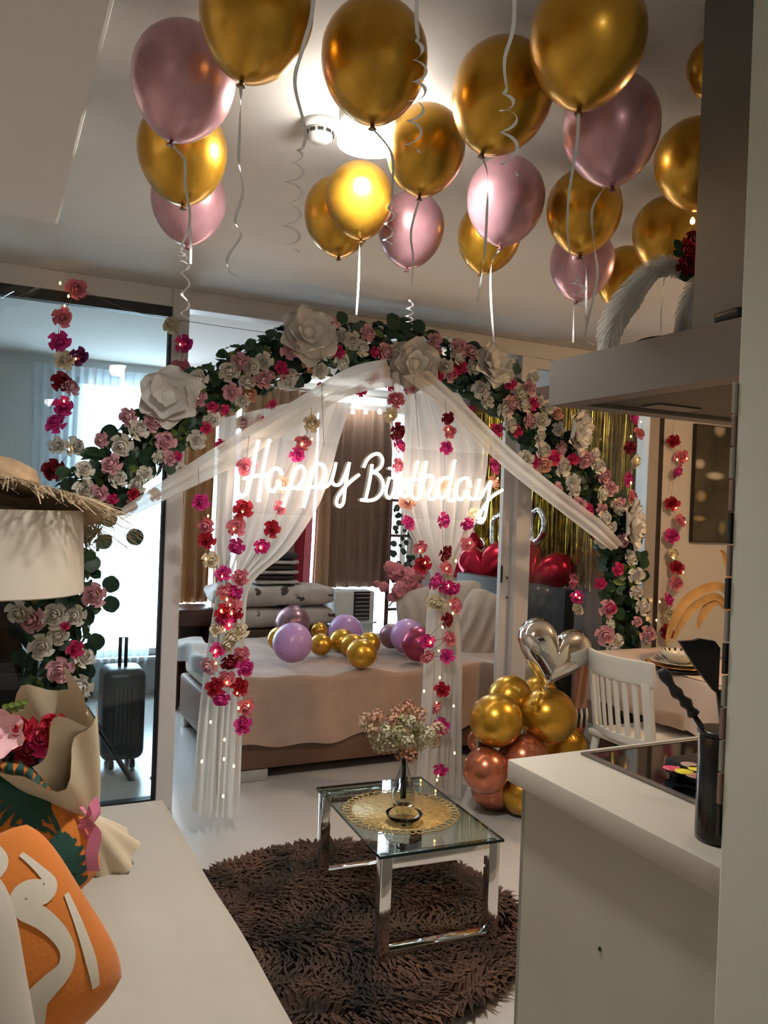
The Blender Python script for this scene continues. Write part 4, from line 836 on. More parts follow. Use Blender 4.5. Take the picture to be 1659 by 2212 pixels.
for k in range(6):
    q = frame_to(camd+V(.2, 0, .2)) @ Matrix.Rotation(2*math.pi*k/6, 3, 'Z'); me = PT[1].copy() if k == 0 else me
    if k == 0: me.materials.clear(); me.materials.append(mat('lily_pink', (0.84, 0.42, 0.48), .55, col2=(0.88, 0.66, 0.66), scale=16))
    inst('petal', me, lily, at(-4, 1588, d=depth(headp)-.06), q.to_euler(), .060)
tie = at(190, 1758, d=depth(tie)-.13)
for sgn in (-1, 1):
    part('ribbon_loop', MB().ribbon(smooth_path([tie+V(-.0, -.03, 0), tie+RGT*.022*sgn+UPV*.045-FWD*.03, tie+RGT*.04*sgn+UPV*.012-FWD*.045, tie+RGT*.02*sgn-UPV*.02-FWD*.03, tie+V(0, -.035, -.004)], 6), .034, UPV*.55+FWD*.5+RGT*.4*sgn), M_satin, bq)
part('ribbon_tail', MB().ribbon(smooth_path([tie-FWD*.035, at(205, 1800, d=depth(tie)-.04), at(197, 1850, d=depth(tie)-.05), at(202, 1882, d=depth(tie)-.05)], 6), .034, RGT), M_satin, bq)
part('ribbon_tail', MB().ribbon(smooth_path([tie-FWD*.03, at(178, 1785, d=depth(tie)-.04), at(172, 1795, d=depth(tie)-.03), at(184, 1815, d=depth(tie)-.03)], 6), .030, RGT*.8+UPV*.4), M_satin, bq)
sp_ = thing('yellow_sprig', 'small yellow green fern sprig stuck behind the bouquet', 'sprig', at(40, 1560, d=depth(headp)+.05))
part('stem', MB().tube([at(0, 1535, d=depth(headp)+.02), at(55, 1522, d=depth(headp)+.02)], .002, 4), M_leaf3, sp_)
for k in range(8): inst('leaflet', LG, sp_, at(5+7*k, 1534-1.8*k+(-6 if k % 2 else 6), d=depth(headp)+.02), face_rot(camd, 1.2 if k % 2 else 2.0), .018)
# floor lamp with straw hat
LX, LY = .035, 3.24
M_shade = mat('white_lampshade_fabric', (0.70, 0.64, 0.55), 0.8, var=0.02)
lp = thing('floor_lamp', 'floor lamp with a large white drum shade behind the sofa end', 'lamp', (LX, LY, 0))
zb_, zt_ = at(100, 1291, Y=LY-.2).z, at(100, 1102, Y=LY-.2).z
part('shade', MB().lathe([(.292, zb_), (.296, zb_+.004), (.285, zt_), (.279, zt_), (.287, zb_+.006)], 56, None, (LX, LY, 0)), M_shade, lp, 'auto')
part('pole', MB().tube([V(LX, LY, .02), V(LX, LY, zt_-.02)], .012, 10), M_black, lp)
part('base', MB().lathe([(.15, 0), (.15, .015), (.02, .03), (0, .03)], 32, None, (LX, LY, 0)), M_black, lp)
part('spider', MB().tube([V(LX-.28, LY, zt_-.02), V(LX+.28, LY, zt_-.02)], .004, 6).tube([V(LX, LY-.28, zt_-.02), V(LX, LY+.28, zt_-.02)], .004, 6), M_black, lp)
M_straw = mat('natural_raffia', (0.66, 0.47, 0.29), 0.8, var=0.15, scale=20, bump=.4, bscale=40)
hat = thing('straw_hat', 'frayed straw sun hat resting on the white lampshade', 'hat', (LX, LY, zt_))
HM = Matrix.Rotation(math.radians(-11), 3, 'X') @ Matrix.Rotation(math.radians(13), 3, 'Y'); HC0 = V(LX, LY, zt_+.075)
def brim(r, a): return HC0 + HM @ V(r*math.cos(a), r*math.sin(a), -.045*((r-.13)/.3)**1.6*(1+.3*math.sin(3*a)) if r > .13 else 0)
part('brim', MB().grid(lambda u, t: brim(lerp(.13, .36, t), 2*math.pi*u), 64, 8), M_straw, hat)
part('crown', MB().lathe([(.13, 0), (.125, .05), (.105, .085), (.06, .10), (0, .102)], 32, HM, HC0), M_straw, hat)
mb = MB()
for i in range(900):
    a = random.uniform(0, 2*math.pi); r0 = random.uniform(.24, .36); Lf = random.uniform(.07, .15)*(1.45 if math.cos(a) > .2 else 1); p0 = brim(r0, a); p1 = brim(r0+Lf*.5, a+random.uniform(-.1, .1)); p2 = brim(r0+Lf, a+random.uniform(-.25, .25)) + V(random.uniform(-.02, .02), random.uniform(-.02, .02), random.uniform(-.035, .02))
    mb.ribbon([p0+V(0, 0, .004), p1+V(0, 0, .008), p2], random.uniform(.002, .0055), V(-math.sin(a), math.cos(a), random.uniform(-.5, .5)).normalized())
part('frayed_fringe', mb, mat('pale_raffia', (0.66, 0.50, 0.32), .8, var=.2, scale=30), hat, False, kind='stuff')
# crumpled clear plastic up at the header rail
pl = at(30, 635, Y=3.95)
solo('plastic_sheet', MB().grid(lambda u, v: at(-12+95*u+10*math.sin(7*v), 618+62*v*(1-.75*u)+5*math.sin(9*u+3*v), Y=3.93+.02*math.sin(11*u+5*v)), 16, 10), glass('clear_plastic_film', (.93, .95, .96), 1.6, .12), 'crumpled clear plastic film stuck at the header rail corner', 'plastic film')

# ------------------------------------------------------------------ rug, coffee table
RC, RR = V(1.20, 2.64, 0), .62
rug = thing('shaggy_rug', 'round dark brown shaggy rug under the coffee table', 'rug', RC)
M_rugb = mat('rug_backing', (0.03, 0.018, 0.013), 0.95)
part('backing', MB().lathe([(RR*.97, 0.001), (RR*.97, .012), (0, .012)], 64, None, RC), M_rugb, rug)
mb = MB(); rr_ = random.Random(5)
for i in range(30000):
    r_ = RR*math.sqrt(rr_.random()); a = rr_.uniform(0, 6.283); q = RC + V(r_*math.cos(a), r_*math.sin(a), .010)
    fl = math.sin(7*q.x+3*math.sin(5*q.y)) + math.sin(6*q.y+2*q.x); dr_ = fl*1.6 + rr_.uniform(-.7, .7); Lh = rr_.uniform(.04, .075); dv = V(math.cos(dr_), math.sin(dr_), 0)
    if r_ > RR*.9: dv = (dv + V(math.cos(a), math.sin(a), 0)*1.2).normalized()
    up_ = rr_.uniform(.35, .9); sdv = V(-dv.y, dv.x, 0)*.0055; m1 = q + dv*Lh*.45 + V(0, 0, Lh*up_*.75); tp_ = q + dv*Lh*1.0 + V(0, 0, Lh*up_*.6)
    mb.add([q-sdv, q+sdv, m1+sdv, m1-sdv, tp_], [(0, 1, 2, 3), (3, 2, 4)])
part('pile', mb, mat('brown_shag_pile', (0.125, 0.062, 0.038), 0.8, scale=5.0, col2=(0.010, 0.007, 0.006)), rug, False, kind='stuff')
TX0, TX1, TY0, TY1, TZ = 1.185, 1.625, 2.302, 2.952, .39
ct = thing('coffee_table', 'low coffee table with glass top and square chrome legs', 'coffee table', ((TX0+TX1)/2, (TY0+TY1)/2, 0)); LT = .040; zl = .015
top = part('glass_top', MB().box((TX0-.008, TY0-.008, TZ-.009), (TX1+.008, TY1+.008, TZ)), glass('green_tinted_glass', (0.80, 0.88, 0.86), 1.5), ct, False)
M_gedge = mat('dark_glass_edge', (0.006, 0.02, 0.018), 0.12)
for a, b in (((TX0-.0095, TY0-.0095), (TX1+.0095, TY0-.008)), ((TX0-.0095, TY1+.008), (TX1+.0095, TY1+.0095)), ((TX0-.0095, TY0-.008), (TX0-.008, TY1+.008)), ((TX1+.008, TY0-.008), (TX1+.0095, TY1+.008))):
    part('polished_edge', MB().box((*a, TZ-.009), (*b, TZ)), M_gedge, top, False)
for x in (TX0, TX1-LT):
    for y in (TY0, TY1-LT): part('leg', MB().box((x, y, zl), (x+LT, y+LT, TZ-.012)), M_chrome, ct, True, .002)
for y in (TY0, TY1-LT):
    part('top_rail', MB().box((TX0+LT, y, TZ-.012-LT), (TX1-LT, y+LT, TZ-.012)), M_chrome, ct, True, .002)
    part('foot_rail', MB().box((TX0+LT, y, zl+.02), (TX1-LT, y+LT, zl+.02+LT)), M_chrome, ct, True, .002)
for x in (TX0+LT/2, TX1-LT/2):
    for y in (TY0+LT/2, TY1-LT/2): part('pad', MB().lathe([(.014, TZ-.0125), (.014, TZ-.009)], 12, None, (x, y, 0)), M_chrome, ct)
ct.rotation_euler.z = math.radians(-3.5)
M_mat = mat('gold_lace_mat', (0.62, 0.44, 0.16), 0.4, 0.35, var=0.18, scale=45, bump=.6, bscale=70)
mc = at(866, 1752, Z=TZ+.003)
pm = thing('placemat', 'round gold lace placemat on the glass table', 'placemat', mc); PR = .215
part('disc', MB().lathe([(PR*.84, 0.0), (PR*.84, .002), (0, .003)], 64, None, mc), M_mat, pm)
for k in range(44):
    a = 2*math.pi*k/44; part('lace_loop', MB().tube([mc + V((PR*.92+PR*.075*math.cos(b))*math.cos(a)-.013*math.sin(b)*math.sin(a), (PR*.92+PR*.075*math.cos(b))*math.sin(a)+.013*math.sin(b)*math.cos(a), .0015) for b in [2*math.pi*i/10 for i in range(11)]], .0024, 5), M_mat, pm)
vb = at(870, 1742, Z=TZ+.006)
M_vglass = mat('vase_glass', (0.9, 0.93, 0.93), 0.03, trans=1.0, var=0)
vs_ = thing('flower_vase', 'slim clear glass vase of cream and peach dried flowers on the gold placemat', 'vase', vb)
part('glass_body', MB().lathe([(0, .003), (.036, .004), (.043, .03), (.041, .06), (.026, .11), (.015, .15), (.014, .18), (.020, .20), (.018, .20), (.012, .18), (.013, .15), (.023, .11), (.037, .06), (.039, .03), (.03, .012), (0, .010)], 32, None, vb), M_vglass, vs_)
hub = vb + V(0, 0, .19); fl = [(790, 1558, 'a'), (812, 1550, 'p'), (835, 1580, 'c'), (812, 1595, 'c'), (850, 1555, 'p'), (880, 1528, 'p'), (870, 1560, 'g'), (893, 1558, 'c'), (900, 1580, 'g'), (925, 1585, 'c'), (945, 1575, 'a'), (862, 1585, 'g'), (880, 1600, 'c'), (850, 1610, 'c'), (905, 1605, 'c'), (935, 1598, 'a'), (868, 1625, 'p'), (885, 1630, 'p'), (822, 1612, 'c'), (805, 1575, 'a'), (860, 1540, 'p'), (905, 1545, 'p')]
FM = {'p': mat('peach_dried_floret', (0.66, 0.36, 0.24), .8, var=.15, scale=40), 'c': mat('cream_dried_floret', (0.68, 0.62, 0.44), .8, var=.12, scale=40), 'g': mat('sage_dried_floret', (0.42, 0.42, 0.22), .8, var=.15, scale=40), 'a': mat('tan_dried_floret', (0.62, 0.46, 0.30), .8, var=.15, scale=40)}
for i, (x, y, k) in enumerate(fl):
    c = at(x, y, d=depth(hub)+random.uniform(-.07, .07)); mb = MB()
    for j in range(90):
        n = V(random.gauss(0, 1), random.gauss(0, 1), random.gauss(0, 1)).normalized(); leaf_into(mb, c + n*.034*random.random()**.4*V(1, 1, 1).length/1.73, n, random.uniform(.009, .016), random.uniform(0, 6), .5)
    part('flower_head', mb, FM[k], vs_); part('stem', MB().tube([vb+V(random.uniform(-.01, .01), random.uniform(-.01, .01), .03), hub+V(random.uniform(-.006, .006), random.uniform(-.006, .006), 0), c], .0012, 4), FM['g'], vs_)
gb = at(872, 1778, Z=TZ+.006)
bw = thing('glass_dish', 'small clear glass dish in front of the vase', 'dish', gb)
part('bowl', MB().lathe([(0, .002), (.03, .002), (.055, .02), (.066, .036), (.063, .037), (.05, .022), (.028, .007), (0, .006)], 28, None, gb), M_vglass, bw)
for k in range(3): a = k*2.1; part('foot', MB().lathe([(.008, 0), (.008, .004), (0, .004)], 8, None, gb+V(.022*math.cos(a), .022*math.sin(a), -.002)), M_vglass, bw)

# ------------------------------------------------------------------ kitchen peninsula
KX, KY1 = 1.158, 1.636
kc = thing('kitchen_cabinet', 'plain white base cabinet of the kitchen peninsula', 'cabinet', (1.55, 1.3, 0))
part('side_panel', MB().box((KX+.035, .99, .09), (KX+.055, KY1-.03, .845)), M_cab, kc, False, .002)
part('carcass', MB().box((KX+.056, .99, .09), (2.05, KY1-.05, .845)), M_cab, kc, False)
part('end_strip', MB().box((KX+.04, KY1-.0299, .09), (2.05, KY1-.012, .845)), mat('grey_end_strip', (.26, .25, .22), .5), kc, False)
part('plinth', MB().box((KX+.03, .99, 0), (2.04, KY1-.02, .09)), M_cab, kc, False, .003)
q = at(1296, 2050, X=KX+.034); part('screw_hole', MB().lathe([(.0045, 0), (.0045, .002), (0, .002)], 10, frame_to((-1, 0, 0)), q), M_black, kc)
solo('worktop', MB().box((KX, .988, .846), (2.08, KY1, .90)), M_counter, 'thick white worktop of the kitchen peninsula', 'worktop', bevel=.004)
hob = thing('induction_hob', 'black glass hob with steel trim in the white worktop', 'hob', (1.63, 1.35, .90))
part('glass_plate', MB().box((1.372, 1.10, .901), (1.90, 1.588, .905)), M_blackg, hob, False)
for a, b in (((1.356, 1.085), (1.372, 1.603)), ((1.90, 1.085), (1.916, 1.603)), ((1.372, 1.588), (1.90, 1.603)), ((1.372, 1.085), (1.90, 1.10))): part('trim', MB().box((*a, .9005), (*b, .907)), M_steel, hob, False, .0015)
gr = thing('griddle_box', 'low black box griddle with painted coloured reflections standing on the hob', 'griddle', (1.62, 1.22, .91))
part('body', MB().box((1.43, 1.11, .913), (1.80, 1.40, .948)), M_black, gr, True, .008)
for i, (x, y) in enumerate(((1.44, 1.12), (1.77, 1.12), (1.44, 1.37), (1.77, 1.37))): part('foot', MB().box((x, y, .906), (x+.02, y+.02, .914)), M_black, gr, False)
for (px, py, c) in ((1452, 1660, (.62, .05, .12)), (1478, 1667, (.72, .60, .02)), (1506, 1661, (.72, .60, .02)), (1490, 1652, (.40, .25, .22)), (1502, 1676, (.35, .14, .10))):
    q = at(px, py, Z=.9485); part('painted_reflection', MB().lathe([(.020, 0), (.020, .0008), (0, .0008)], 18, None, q), mat('painted_reflection_%d' % (c[1]*100), c, .5), gr)  # flat coloured discs painted in as reflections on the black top
q = at(1458, 1716, X=1.42); part('knob', MB().lathe([(.014, 0), (.013, .016), (0, .017)], 14, frame_to((-1, 0, 0)), V(1.43, q.y, .928)), M_black, gr)
UX, UY = 1.256, 1.085
uh = thing('utensil_holder', 'tall black cylinder utensil holder beside the hob', 'utensil holder', (UX, UY, .90))
part('cup', MB().lathe([(.0, .9005), (.042, .9005), (.043, .91), (.043, 1.105), (.040, 1.105), (.040, .915), (0, .913)], 32, None, (UX, UY, 0)), mat('glossy_black_ceramic', (.008, .008, .009), .18), uh)
part('rim', MB().lathe([(.044, 1.100), (.0455, 1.104), (.044, 1.108), (.040, 1.108)], 32, None, (UX, UY, 0)), M_black, uh)
dU = depth((UX, UY, 1.1))
ut = thing('kitchen_turner', 'black kitchen turner with ridged handle in the holder', 'utensil', (UX, UY, .93)); h0 = V(UX+.01, UY, .93); h1 = at(1531, 1596, d=dU+.0); h2 = at(1500, 1545, d=dU+.01); h3 = at(1428, 1446, d=dU+.02)
part('shaft', MB().tube([h0, h1, h2], .006, 8), M_black, ut)
hp = smooth_path([h2, h2.lerp(h3, .25)+UPV*.002, h2.lerp(h3, .6)-UPV*.004, h3], 6); part('handle', MB().tube(hp, [.010+.0025*math.sin(i*1.3) for i in range(len(hp))], 10), mat('matt_black_grip', (.012, .012, .013), .55), ut)
us = thing('kitchen_spatula', 'wide black spatula head sticking out of the holder', 'utensil', (UX+.01, UY+.01, .93)); hd_ = [at(x, y, d=dU+.03) for x, y in ((1468, 1386), (1500, 1384), (1512, 1380), (1545, 1385), (1556, 1400), (1552, 1500), (1542, 1492), (1502, 1440))]
mb = MB(); n_ = len(hd_); mb.add(hd_ + [p + FWD*.012 for p in hd_], [tuple(range(n_))[::-1], tuple(range(n_, 2*n_))] + [(i, (i+1) % n_, n_+(i+1) % n_, n_+i) for i in range(n_)]); part('head', mb, M_black, us, False)
part('shaft', MB().tube([V(UX+.012, UY+.012, .93), V(UX+.02, UY+.015, 1.1), at(1552, 1490, d=dU+.035)], .006, 8), M_black, us)
# backsplash tile edges along the wall end
bs = thing('backsplash', 'column of dark and brown tile ends along the kitchen wall corner', 'backsplash', (1.2, 1.0, .905)); TM = [mat('tile_black', (.012, .012, .012), .3), mat('tile_brown', (.22, .15, .12), .4), mat('tile_grey', (.30, .28, .24), .4)]
for k in range(14): z = .958+k*.056; part('tile', MB().box((1.1425-.0015*(k % 2), .9865, z), (1.30, .9935, z+.053)), TM[(k*7+k//3) % 3], bs, False, .001)
# cooker hood
HX0, HY0, HY1 = 1.215, 1.04, 1.60; hb, ht = 1.765, 1.872
hood = thing('cooker_hood', 'flat stainless steel cooker hood with square chimney', 'cooker hood', (1.6, 1.3, hb))
mb = MB(); mb.box((HX0, HY0, hb+.012), (HX0+.012, HY1, ht)); mb.box((HX0+.012, HY1-.012, hb+.012), (2.0, HY1, ht)); mb.box((HX0+.012, HY0, ht-.01), (2.0, HY1-.012, ht)); mb.box((HX0+.012, HY0, hb+.012), (2.0, HY0+.012, ht-.01))
part('fascia', mb, M_steel, hood, False)
mb = MB(); mb.box((HX0, HY0, hb), (HX0+.06, HY1, hb+.012)); mb.box((HX0+.06, HY1-.06, hb), (2.0, HY1, hb+.012)); mb.box((HX0+.06, HY0, hb), (2.0, HY0+.06, hb+.012))
part('lower_lip', mb, M_steel, hood, False)
part('filter', MB().box((HX0+.06, HY0+.06, hb+.008), (2.0, HY1-.06, hb+.013)), M_steeld, hood, False)
part('hood_light', MB().box((HX0+.20, HY1-.16, hb+.004), (HX0+.34, HY1-.10, hb+.008)), M_steel, hood, False, .002)
part('chimney', MB().box((1.243, 1.0, ht), (1.60, 1.185, HC)), mat('chimney_steel', (.24, .245, .24), .42, .7, var=.04, scale=30, stretch=(60, 60, 1)), hood, False, .002)
q = at(1568, 684, Z=ht+.02)
solo('remote_control', MB().box((-.035, -.016, 0), (.035, .016, .022), Matrix.Translation((1.239, 1.085, ht+.001)) @ Matrix.Rotation(1.45, 4, 'Z')), M_black, 'small glossy black object on top of the cooker hood', 'remote', bevel=.008, seg=3)
solo('grey_cloth', MB().grid(lambda u, v: V(lerp(1.24, 1.36, u), lerp(1.24, 1.36, v), ht+.004+.007*abs(math.sin(5*u+3*v))), 10, 10), mat('grey_cloth_fabric', (.16, .16, .17), .8), 'small dark grey cloth lying on the cooker hood', 'cloth')
# feather arrangement on the hood
fa = thing('feather_arrangement', 'white feathers and red roses in a slim vase on the cooker hood', 'flower arrangement', (1.60, 1.50, ht))
part('vase', MB().lathe([(.03, ht+.0005), (.034, ht+.02), (.02, ht+.12), (.014, ht+.20), (.018, ht+.235)], 20, None, (1.60, 1.50, 0)), M_wpl, fa)
M_feath = mat('white_feather', (0.88, 0.86, 0.82), .8, var=.04, scale=20)
fb = V(1.60, 1.50, ht+.24)
def feather(path, label=None):
    sp = smooth_path([fb] + [at(x, y, Y=Yv) for x, y, Yv in path], 14); mb = MB(); N = len(sp); mb.tube(sp, [.0022*(1-.8*i/N) for i in range(N)], 4)
    for i in range(2, N):
        t = (sp[min(i+1, N-1)]-sp[i-1]).normalized(); s_ = t.cross(FWD).normalized(); Lb = .050*math.sin(math.pi*(.10+.86*i/N))**.7
        for sg in (-1, 1):
            for j in range(7):
                b0 = sp[i].lerp(sp[i-1], j/7); tip = b0 + s_*sg*Lb*random.uniform(.45, .62) + t*Lb*1.25 + V(0, 0, -.008) + FWD*random.uniform(-.008, .008); mid = b0.lerp(tip, .5) + V(0, 0, .004)
                mb.ribbon([b0, mid, tip], .0042, t)
    part('feather', mb, M_feath, fa)
feather([(1440, 570, 1.5), (1375, 615, 1.52), (1325, 685, 1.54), (1308, 755, 1.55)]); feather([(1442, 574, 1.48), (1380, 622, 1.50), (1334, 690, 1.52), (1318, 758, 1.53)])
feather([(1500, 620, 1.42), (1490, 665, 1.42), (1482, 715, 1.43)]); feather([(1540, 560, 1.55), (1580, 640, 1.58), (1590, 700, 1.58)])
for (x, y, k, r) in ((1487, 545, 'R', .030), (1500, 520, 'D', .026), (1482, 575, 'D', .024), (1510, 550, 'R', .028)): inst('rose', RM[k], fa, at(x, y, Y=1.47), face_rot(V(-.6, -1, .1), random.uniform(0, 6)), r)
for (x, y) in ((1464, 530), (1466, 548), (1490, 590), (1478, 600), (1495, 575)): inst('leaf', LF, fa, at(x, y, Y=1.47), face_rot(V(-.4, -1, .2), random.uniform(0, 6)), .030)
inst('bulb', BULB, fa, at(1496, 478, Y=1.5), None, 1.6); part('stem', MB().tube([fb, at(1500, 540, Y=1.5), at(1496, 484, Y=1.5)], .002, 4), M_leaf2, fa)

# ------------------------------------------------------------------ balloon column and silver heart
BC = V(2.26, 3.42, 0)
bcol = thing('balloon_column', 'floor column of stacked gold and rose gold balloons', 'balloon column', BC)
def col_ball(px, py, rp, Yv, k):
    c = at(px, py, Y=Yv); r = rp/FPX*depth(c); c.z = max(c.z, r*1.0)
    inst('balloon', ROUND[k], bcol, c, frame_to((Vector((c.x, c.y, c.z))-V(BC.x, BC.y+.05, c.z))*1.0 + V(0, 0, .05)).to_euler(), r)
for a in ((1072, 1556, 57, 3.34, 'G'), (1185, 1546, 60, 3.32, 'G'), (1102, 1506, 47, 3.50, 'G'), (1165, 1500, 40, 3.62, 'G'), (1050, 1664, 50, 3.32, 'R'), (1132, 1640, 54, 3.30, 'R'), (1068, 1712, 48, 3.42, 'R'), (1128, 1744, 48, 3.30, 'G'), (1222, 1612, 46, 3.44, 'G'), (1215, 1560, 48, 3.52, 'R'), (1035, 1600, 26, 3.50, 'R'), (1190, 1690, 50, 3.40, 'R'), (1120, 1700, 45, 3.55, 'R')): col_ball(*a)
part('core_stick', MB().tube([BC + V(0, .03, 0), BC + V(0, .03, .45)], .01, 8), M_wpl, bcol)
hc_ = at(1190, 1422, Y=3.24); hr = 82/FPX*depth(hc_)*1.10
sh = thing('heart_balloon', 'shiny silver heart foil balloon on top of the gold balloon column', 'foil balloon', hc_-V(0, 0, hr)); Fh = frame_to((-.35, -1, .1)) @ Matrix.Rotation(-.28, 3, 'Z')
inst('body', HS, sh, hc_, Fh.to_euler(), hr)
part('tail', MB().tube([hc_ + Fh @ V(0, -hr*.85, 0), hc_ + Fh @ V(-.01, -hr*1.05, 0), hc_ + Fh @ V(-.015, -hr*1.2, .0)], [.012, .016, .022], 8), M_gold, sh)

# ------------------------------------------------------------------ dining corner
DX0, DX1, DY0, DY1, DZ = 3.06, 3.86, 2.66, 3.56, .745
dt = thing('dining_table', 'dining table covered by a peach cloth', 'table', ((DX0+DX1)/2, (DY0+DY1)/2, 0))
part('tabletop', MB().box((DX0, DY0, DZ-.035), (DX1, DY1, DZ-.004)), M_wood, dt, False)
for x in (DX0+.04, DX1-.1):
    for y in (DY0+.04, DY1-.1): part('leg', MB().box((x, y, 0), (x+.06, y+.06, DZ-.035)), M_wood, dt, False)
M_cloth = mat('peach_tablecloth', (0.62, 0.46, 0.36), .85, var=.04, scale=3, sheen=.2)
def cloth_fn(u, v):
    # square sheet with drop on all sides
    D_ = .265; Wx, Wy = DX1-DX0+.01, DY1-DY0+.01; X_ = u*(Wx+2*D_)-D_; Y_ = v*(Wy+2*D_)-D_; ox = max(0, -X_, X_-Wx); oy = max(0, -Y_, Y_-Wy); dd = max(ox, oy)
    x = DX0-.005+min(max(X_, 0), Wx); y = DY0-.005+min(max(Y_, 0), Wy); fl_ = .10*min(dd, D_)*(1+.8*math.sin(17*(u if oy > ox else v)*2))
    if ox > 0: x += math.copysign(fl_, X_-.1)
    if oy > 0: y += math.copysign(fl_, Y_-.1)
    return V(x, y, DZ-dd*.97+.0008)
solo('tablecloth', MB().grid(cloth_fn, 48, 48), M_cloth, 'peach cloth hanging over the dining table edges', 'tablecloth')
pc = at(1468, 1442, Z=DZ+.01)
ch = thing('charger_plate', 'gold and black charger plate on the dining table', 'plate', pc); M_gpl = mat('gold_plate', (.72, .45, .12), .2, .9)
part('plate', MB().lathe([(0, .004), (.12, .004), (.165, .018), (.168, .021), (.160, .021), (.115, .009), (0, .009)], 48, None, pc), M_gpl, ch); part('foot_ring', MB().lathe([(.15, -.006), (.152, .006), (.12, .004), (0, .002)], 48, None, pc), M_black, ch)
dp = thing('dinner_plate', 'cream dinner plate with black zebra stripes on the gold charger', 'plate', pc+V(0, 0, .02)); M_china = mat('cream_china', (.72, .65, .52), .25)
prof = [(0, .012), (.095, .012), (.145, .030), (.148, .033), (.142, .033), (.092, .017), (0, .017)]
part('plate', MB().lathe(prof, 48, None, pc+V(0, 0, .004)), M_china, dp)
for k in range(26):
    a = 2*math.pi*k/26; mb = MB(); vs = []
    for t in (0, .5, 1): r = lerp(.100, .143, t); z = lerp(.0195, .0336, t)+.0012; vs += [pc + V(r*math.cos(a+q*.045*(1-.4*t)), r*math.sin(a+q*.045*(1-.4*t)), z+.005) for q in (-1, 1)]
    mb.add(vs, [(0, 1, 3, 2), (2, 3, 5, 4)]); part('stripe', mb, M_black, dp, False)
sb = thing('soup_bowl', 'small zebra striped bowl on the dinner plate', 'bowl', pc+V(0, 0, .04)); bc_ = pc+V(.02, .02, .024)
part('bowl', MB().lathe([(0, .0), (.05, .0), (.085, .035), (.095, .055), (.090, .055), (.078, .033), (.045, .008), (0, .008)], 40, None, bc_), M_china, sb)
for k in range(18):
    a = 2*math.pi*k/18; mb = MB(); vs = []
    for t in (0, 1): r = lerp(.081, .0905, t); z = lerp(.036, .0555, t); vs += [bc_ + V((r-.0005)*math.cos(a+q*.07), (r-.0005)*math.sin(a+q*.07), z+.001) for q in (-1, 1)]
    mb.add(vs, [(0, 1, 3, 2)]); part('stripe', mb, M_black, sb, False)
# white slatted chair
M_chw = mat('white_chair_plastic', (.70, .69, .63), .4, var=.02)
wc = thing('dining_chair', 'white chair with curved slatted back beside the table', 'chair', (2.92, 3.0, 0)); CXB, CY0, CY1 = 2.72, 2.73, 3.14
def bk(y, z): t = (y-CY0)/(CY1-CY0); return V(CXB - .05*math.sin(math.pi*t) - .14*(z-.45) + .02, y, z)
def slab(y0, y1, z0, z1, th, n=12, m=4):
    mb = MB(); f_ = lambda s: (lambda u, v: bk(lerp(y0, y1, u), lerp(z0, z1, v)) + V(s*th/2, 0, 0)); A_ = [[f_(s)(i/n, j/m) for i in range(n+1)] for s in (-1, 1) for j in range(m+1)]
    vs = [p for row in A_ for p in row]; W = n+1; o = (m+1)*W; fs = []
    for j in range(m):
        for i in range(n): a = j*W+i; fs += [(a, a+1, a+W+1, a+W), (o+a+W, o+a+W+1, o+a+1, o+a)]
    for i in range(n): fs += [(i+1, i, o+i, o+i+1), (m*W+i, m*W+i+1, o+m*W+i+1, o+m*W+i)]
    for j in range(m): fs += [(j*W, (j+1)*W, o+(j+1)*W, o+j*W), ((j+1)*W+n, j*W+n, o+j*W+n, o+(j+1)*W+n)]
    return mb.add(vs, fs)
part('top_rail', slab(CY0-.02, CY1+.02, .74, .855, .022), M_chw, wc, True, .008)
part('lower_rail', slab(CY0, CY1, .45, .49, .02), M_chw, wc, True, .005)
for y in (CY0, CY1-.04): part('back_post', slab(y, y+.04, .43, .76, .024, 3), M_chw, wc, True, .005)
for k in range(6): y = lerp(CY0+.065, CY1-.09, k/5); part('slat', slab(y, y+.024, .48, .75, .012, 2, 6), M_chw, wc, True, .003)
part('seat', MB().box((CXB-.02, CY0-.01, .425), (CXB+.42, CY1+.01, .455)), M_chw, wc, True, .012, seg=3)
for (x, y, dx, dy) in ((CXB+.0, CY0+.01, -.08, -.03), (CXB+.0, CY1-.04, -.08, .03), (CXB+.37, CY0+.01, .04, -.03), (CXB+.37, CY1-.04, .04, .03)):
    part('leg', MB().tube([V(x+.018+dx, y+.018+dy, 0), V(x+.018, y+.018, .43)], [.014, .020], 8), M_chw, wc)
th_ = thing('tassel_throw', 'brown throw with striped tassels hanging beside the white chair', 'throw', (2.72, 3.30, .30)); t0, t1 = at(1248, 1478, Y=3.32), at(1272, 1478, Y=3.32)
part('cloth', MB().grid(lambda u, v: V(lerp(t0.x-.03*v, t1.x, u), 3.32+.012*math.sin(12*u+3*v), lerp(.80, .50, v)), 12, 10), mat('brown_throw_cloth', (.36, .19, .13), .85, sheen=.3), th_)
for k in range(6): x = lerp(t0.x-.03, t1.x, (k+.5)/6); part('tassel', MB().tube([V(x, 3.32, .50), V(x+.003, 3.318, .46), V(x, 3.32, .40)], [.003, .007, .005], 6), M_china if k % 2 else M_black, th_)
# pink upholstered chair
pk = thing('dining_chair', 'pinkish brown upholstered dining chair beside the kitchen wall', 'chair', (3.22, 2.5, 0)); M_vel = mat('dusty_pink_velvet', (.34, .18, .13), .8, var=.06, sheen=.5)
part('backrest', MB().box((2.96, 2.36, .46), (3.42, 2.43, .86)), M_vel, pk, True, .03, seg=4); part('seat', MB().box((2.96, 2.38, .40), (3.42, 2.82, .47)), M_vel, pk, True, .025, seg=3)
for x in (3.0, 3.38):
    for y in (2.42, 2.78): part('leg', MB().tube([V(x, y, 0), V(x, y, .41)], [.010, .016], 8), M_black, pk)
pk.location += V(.20, -.14, 0)
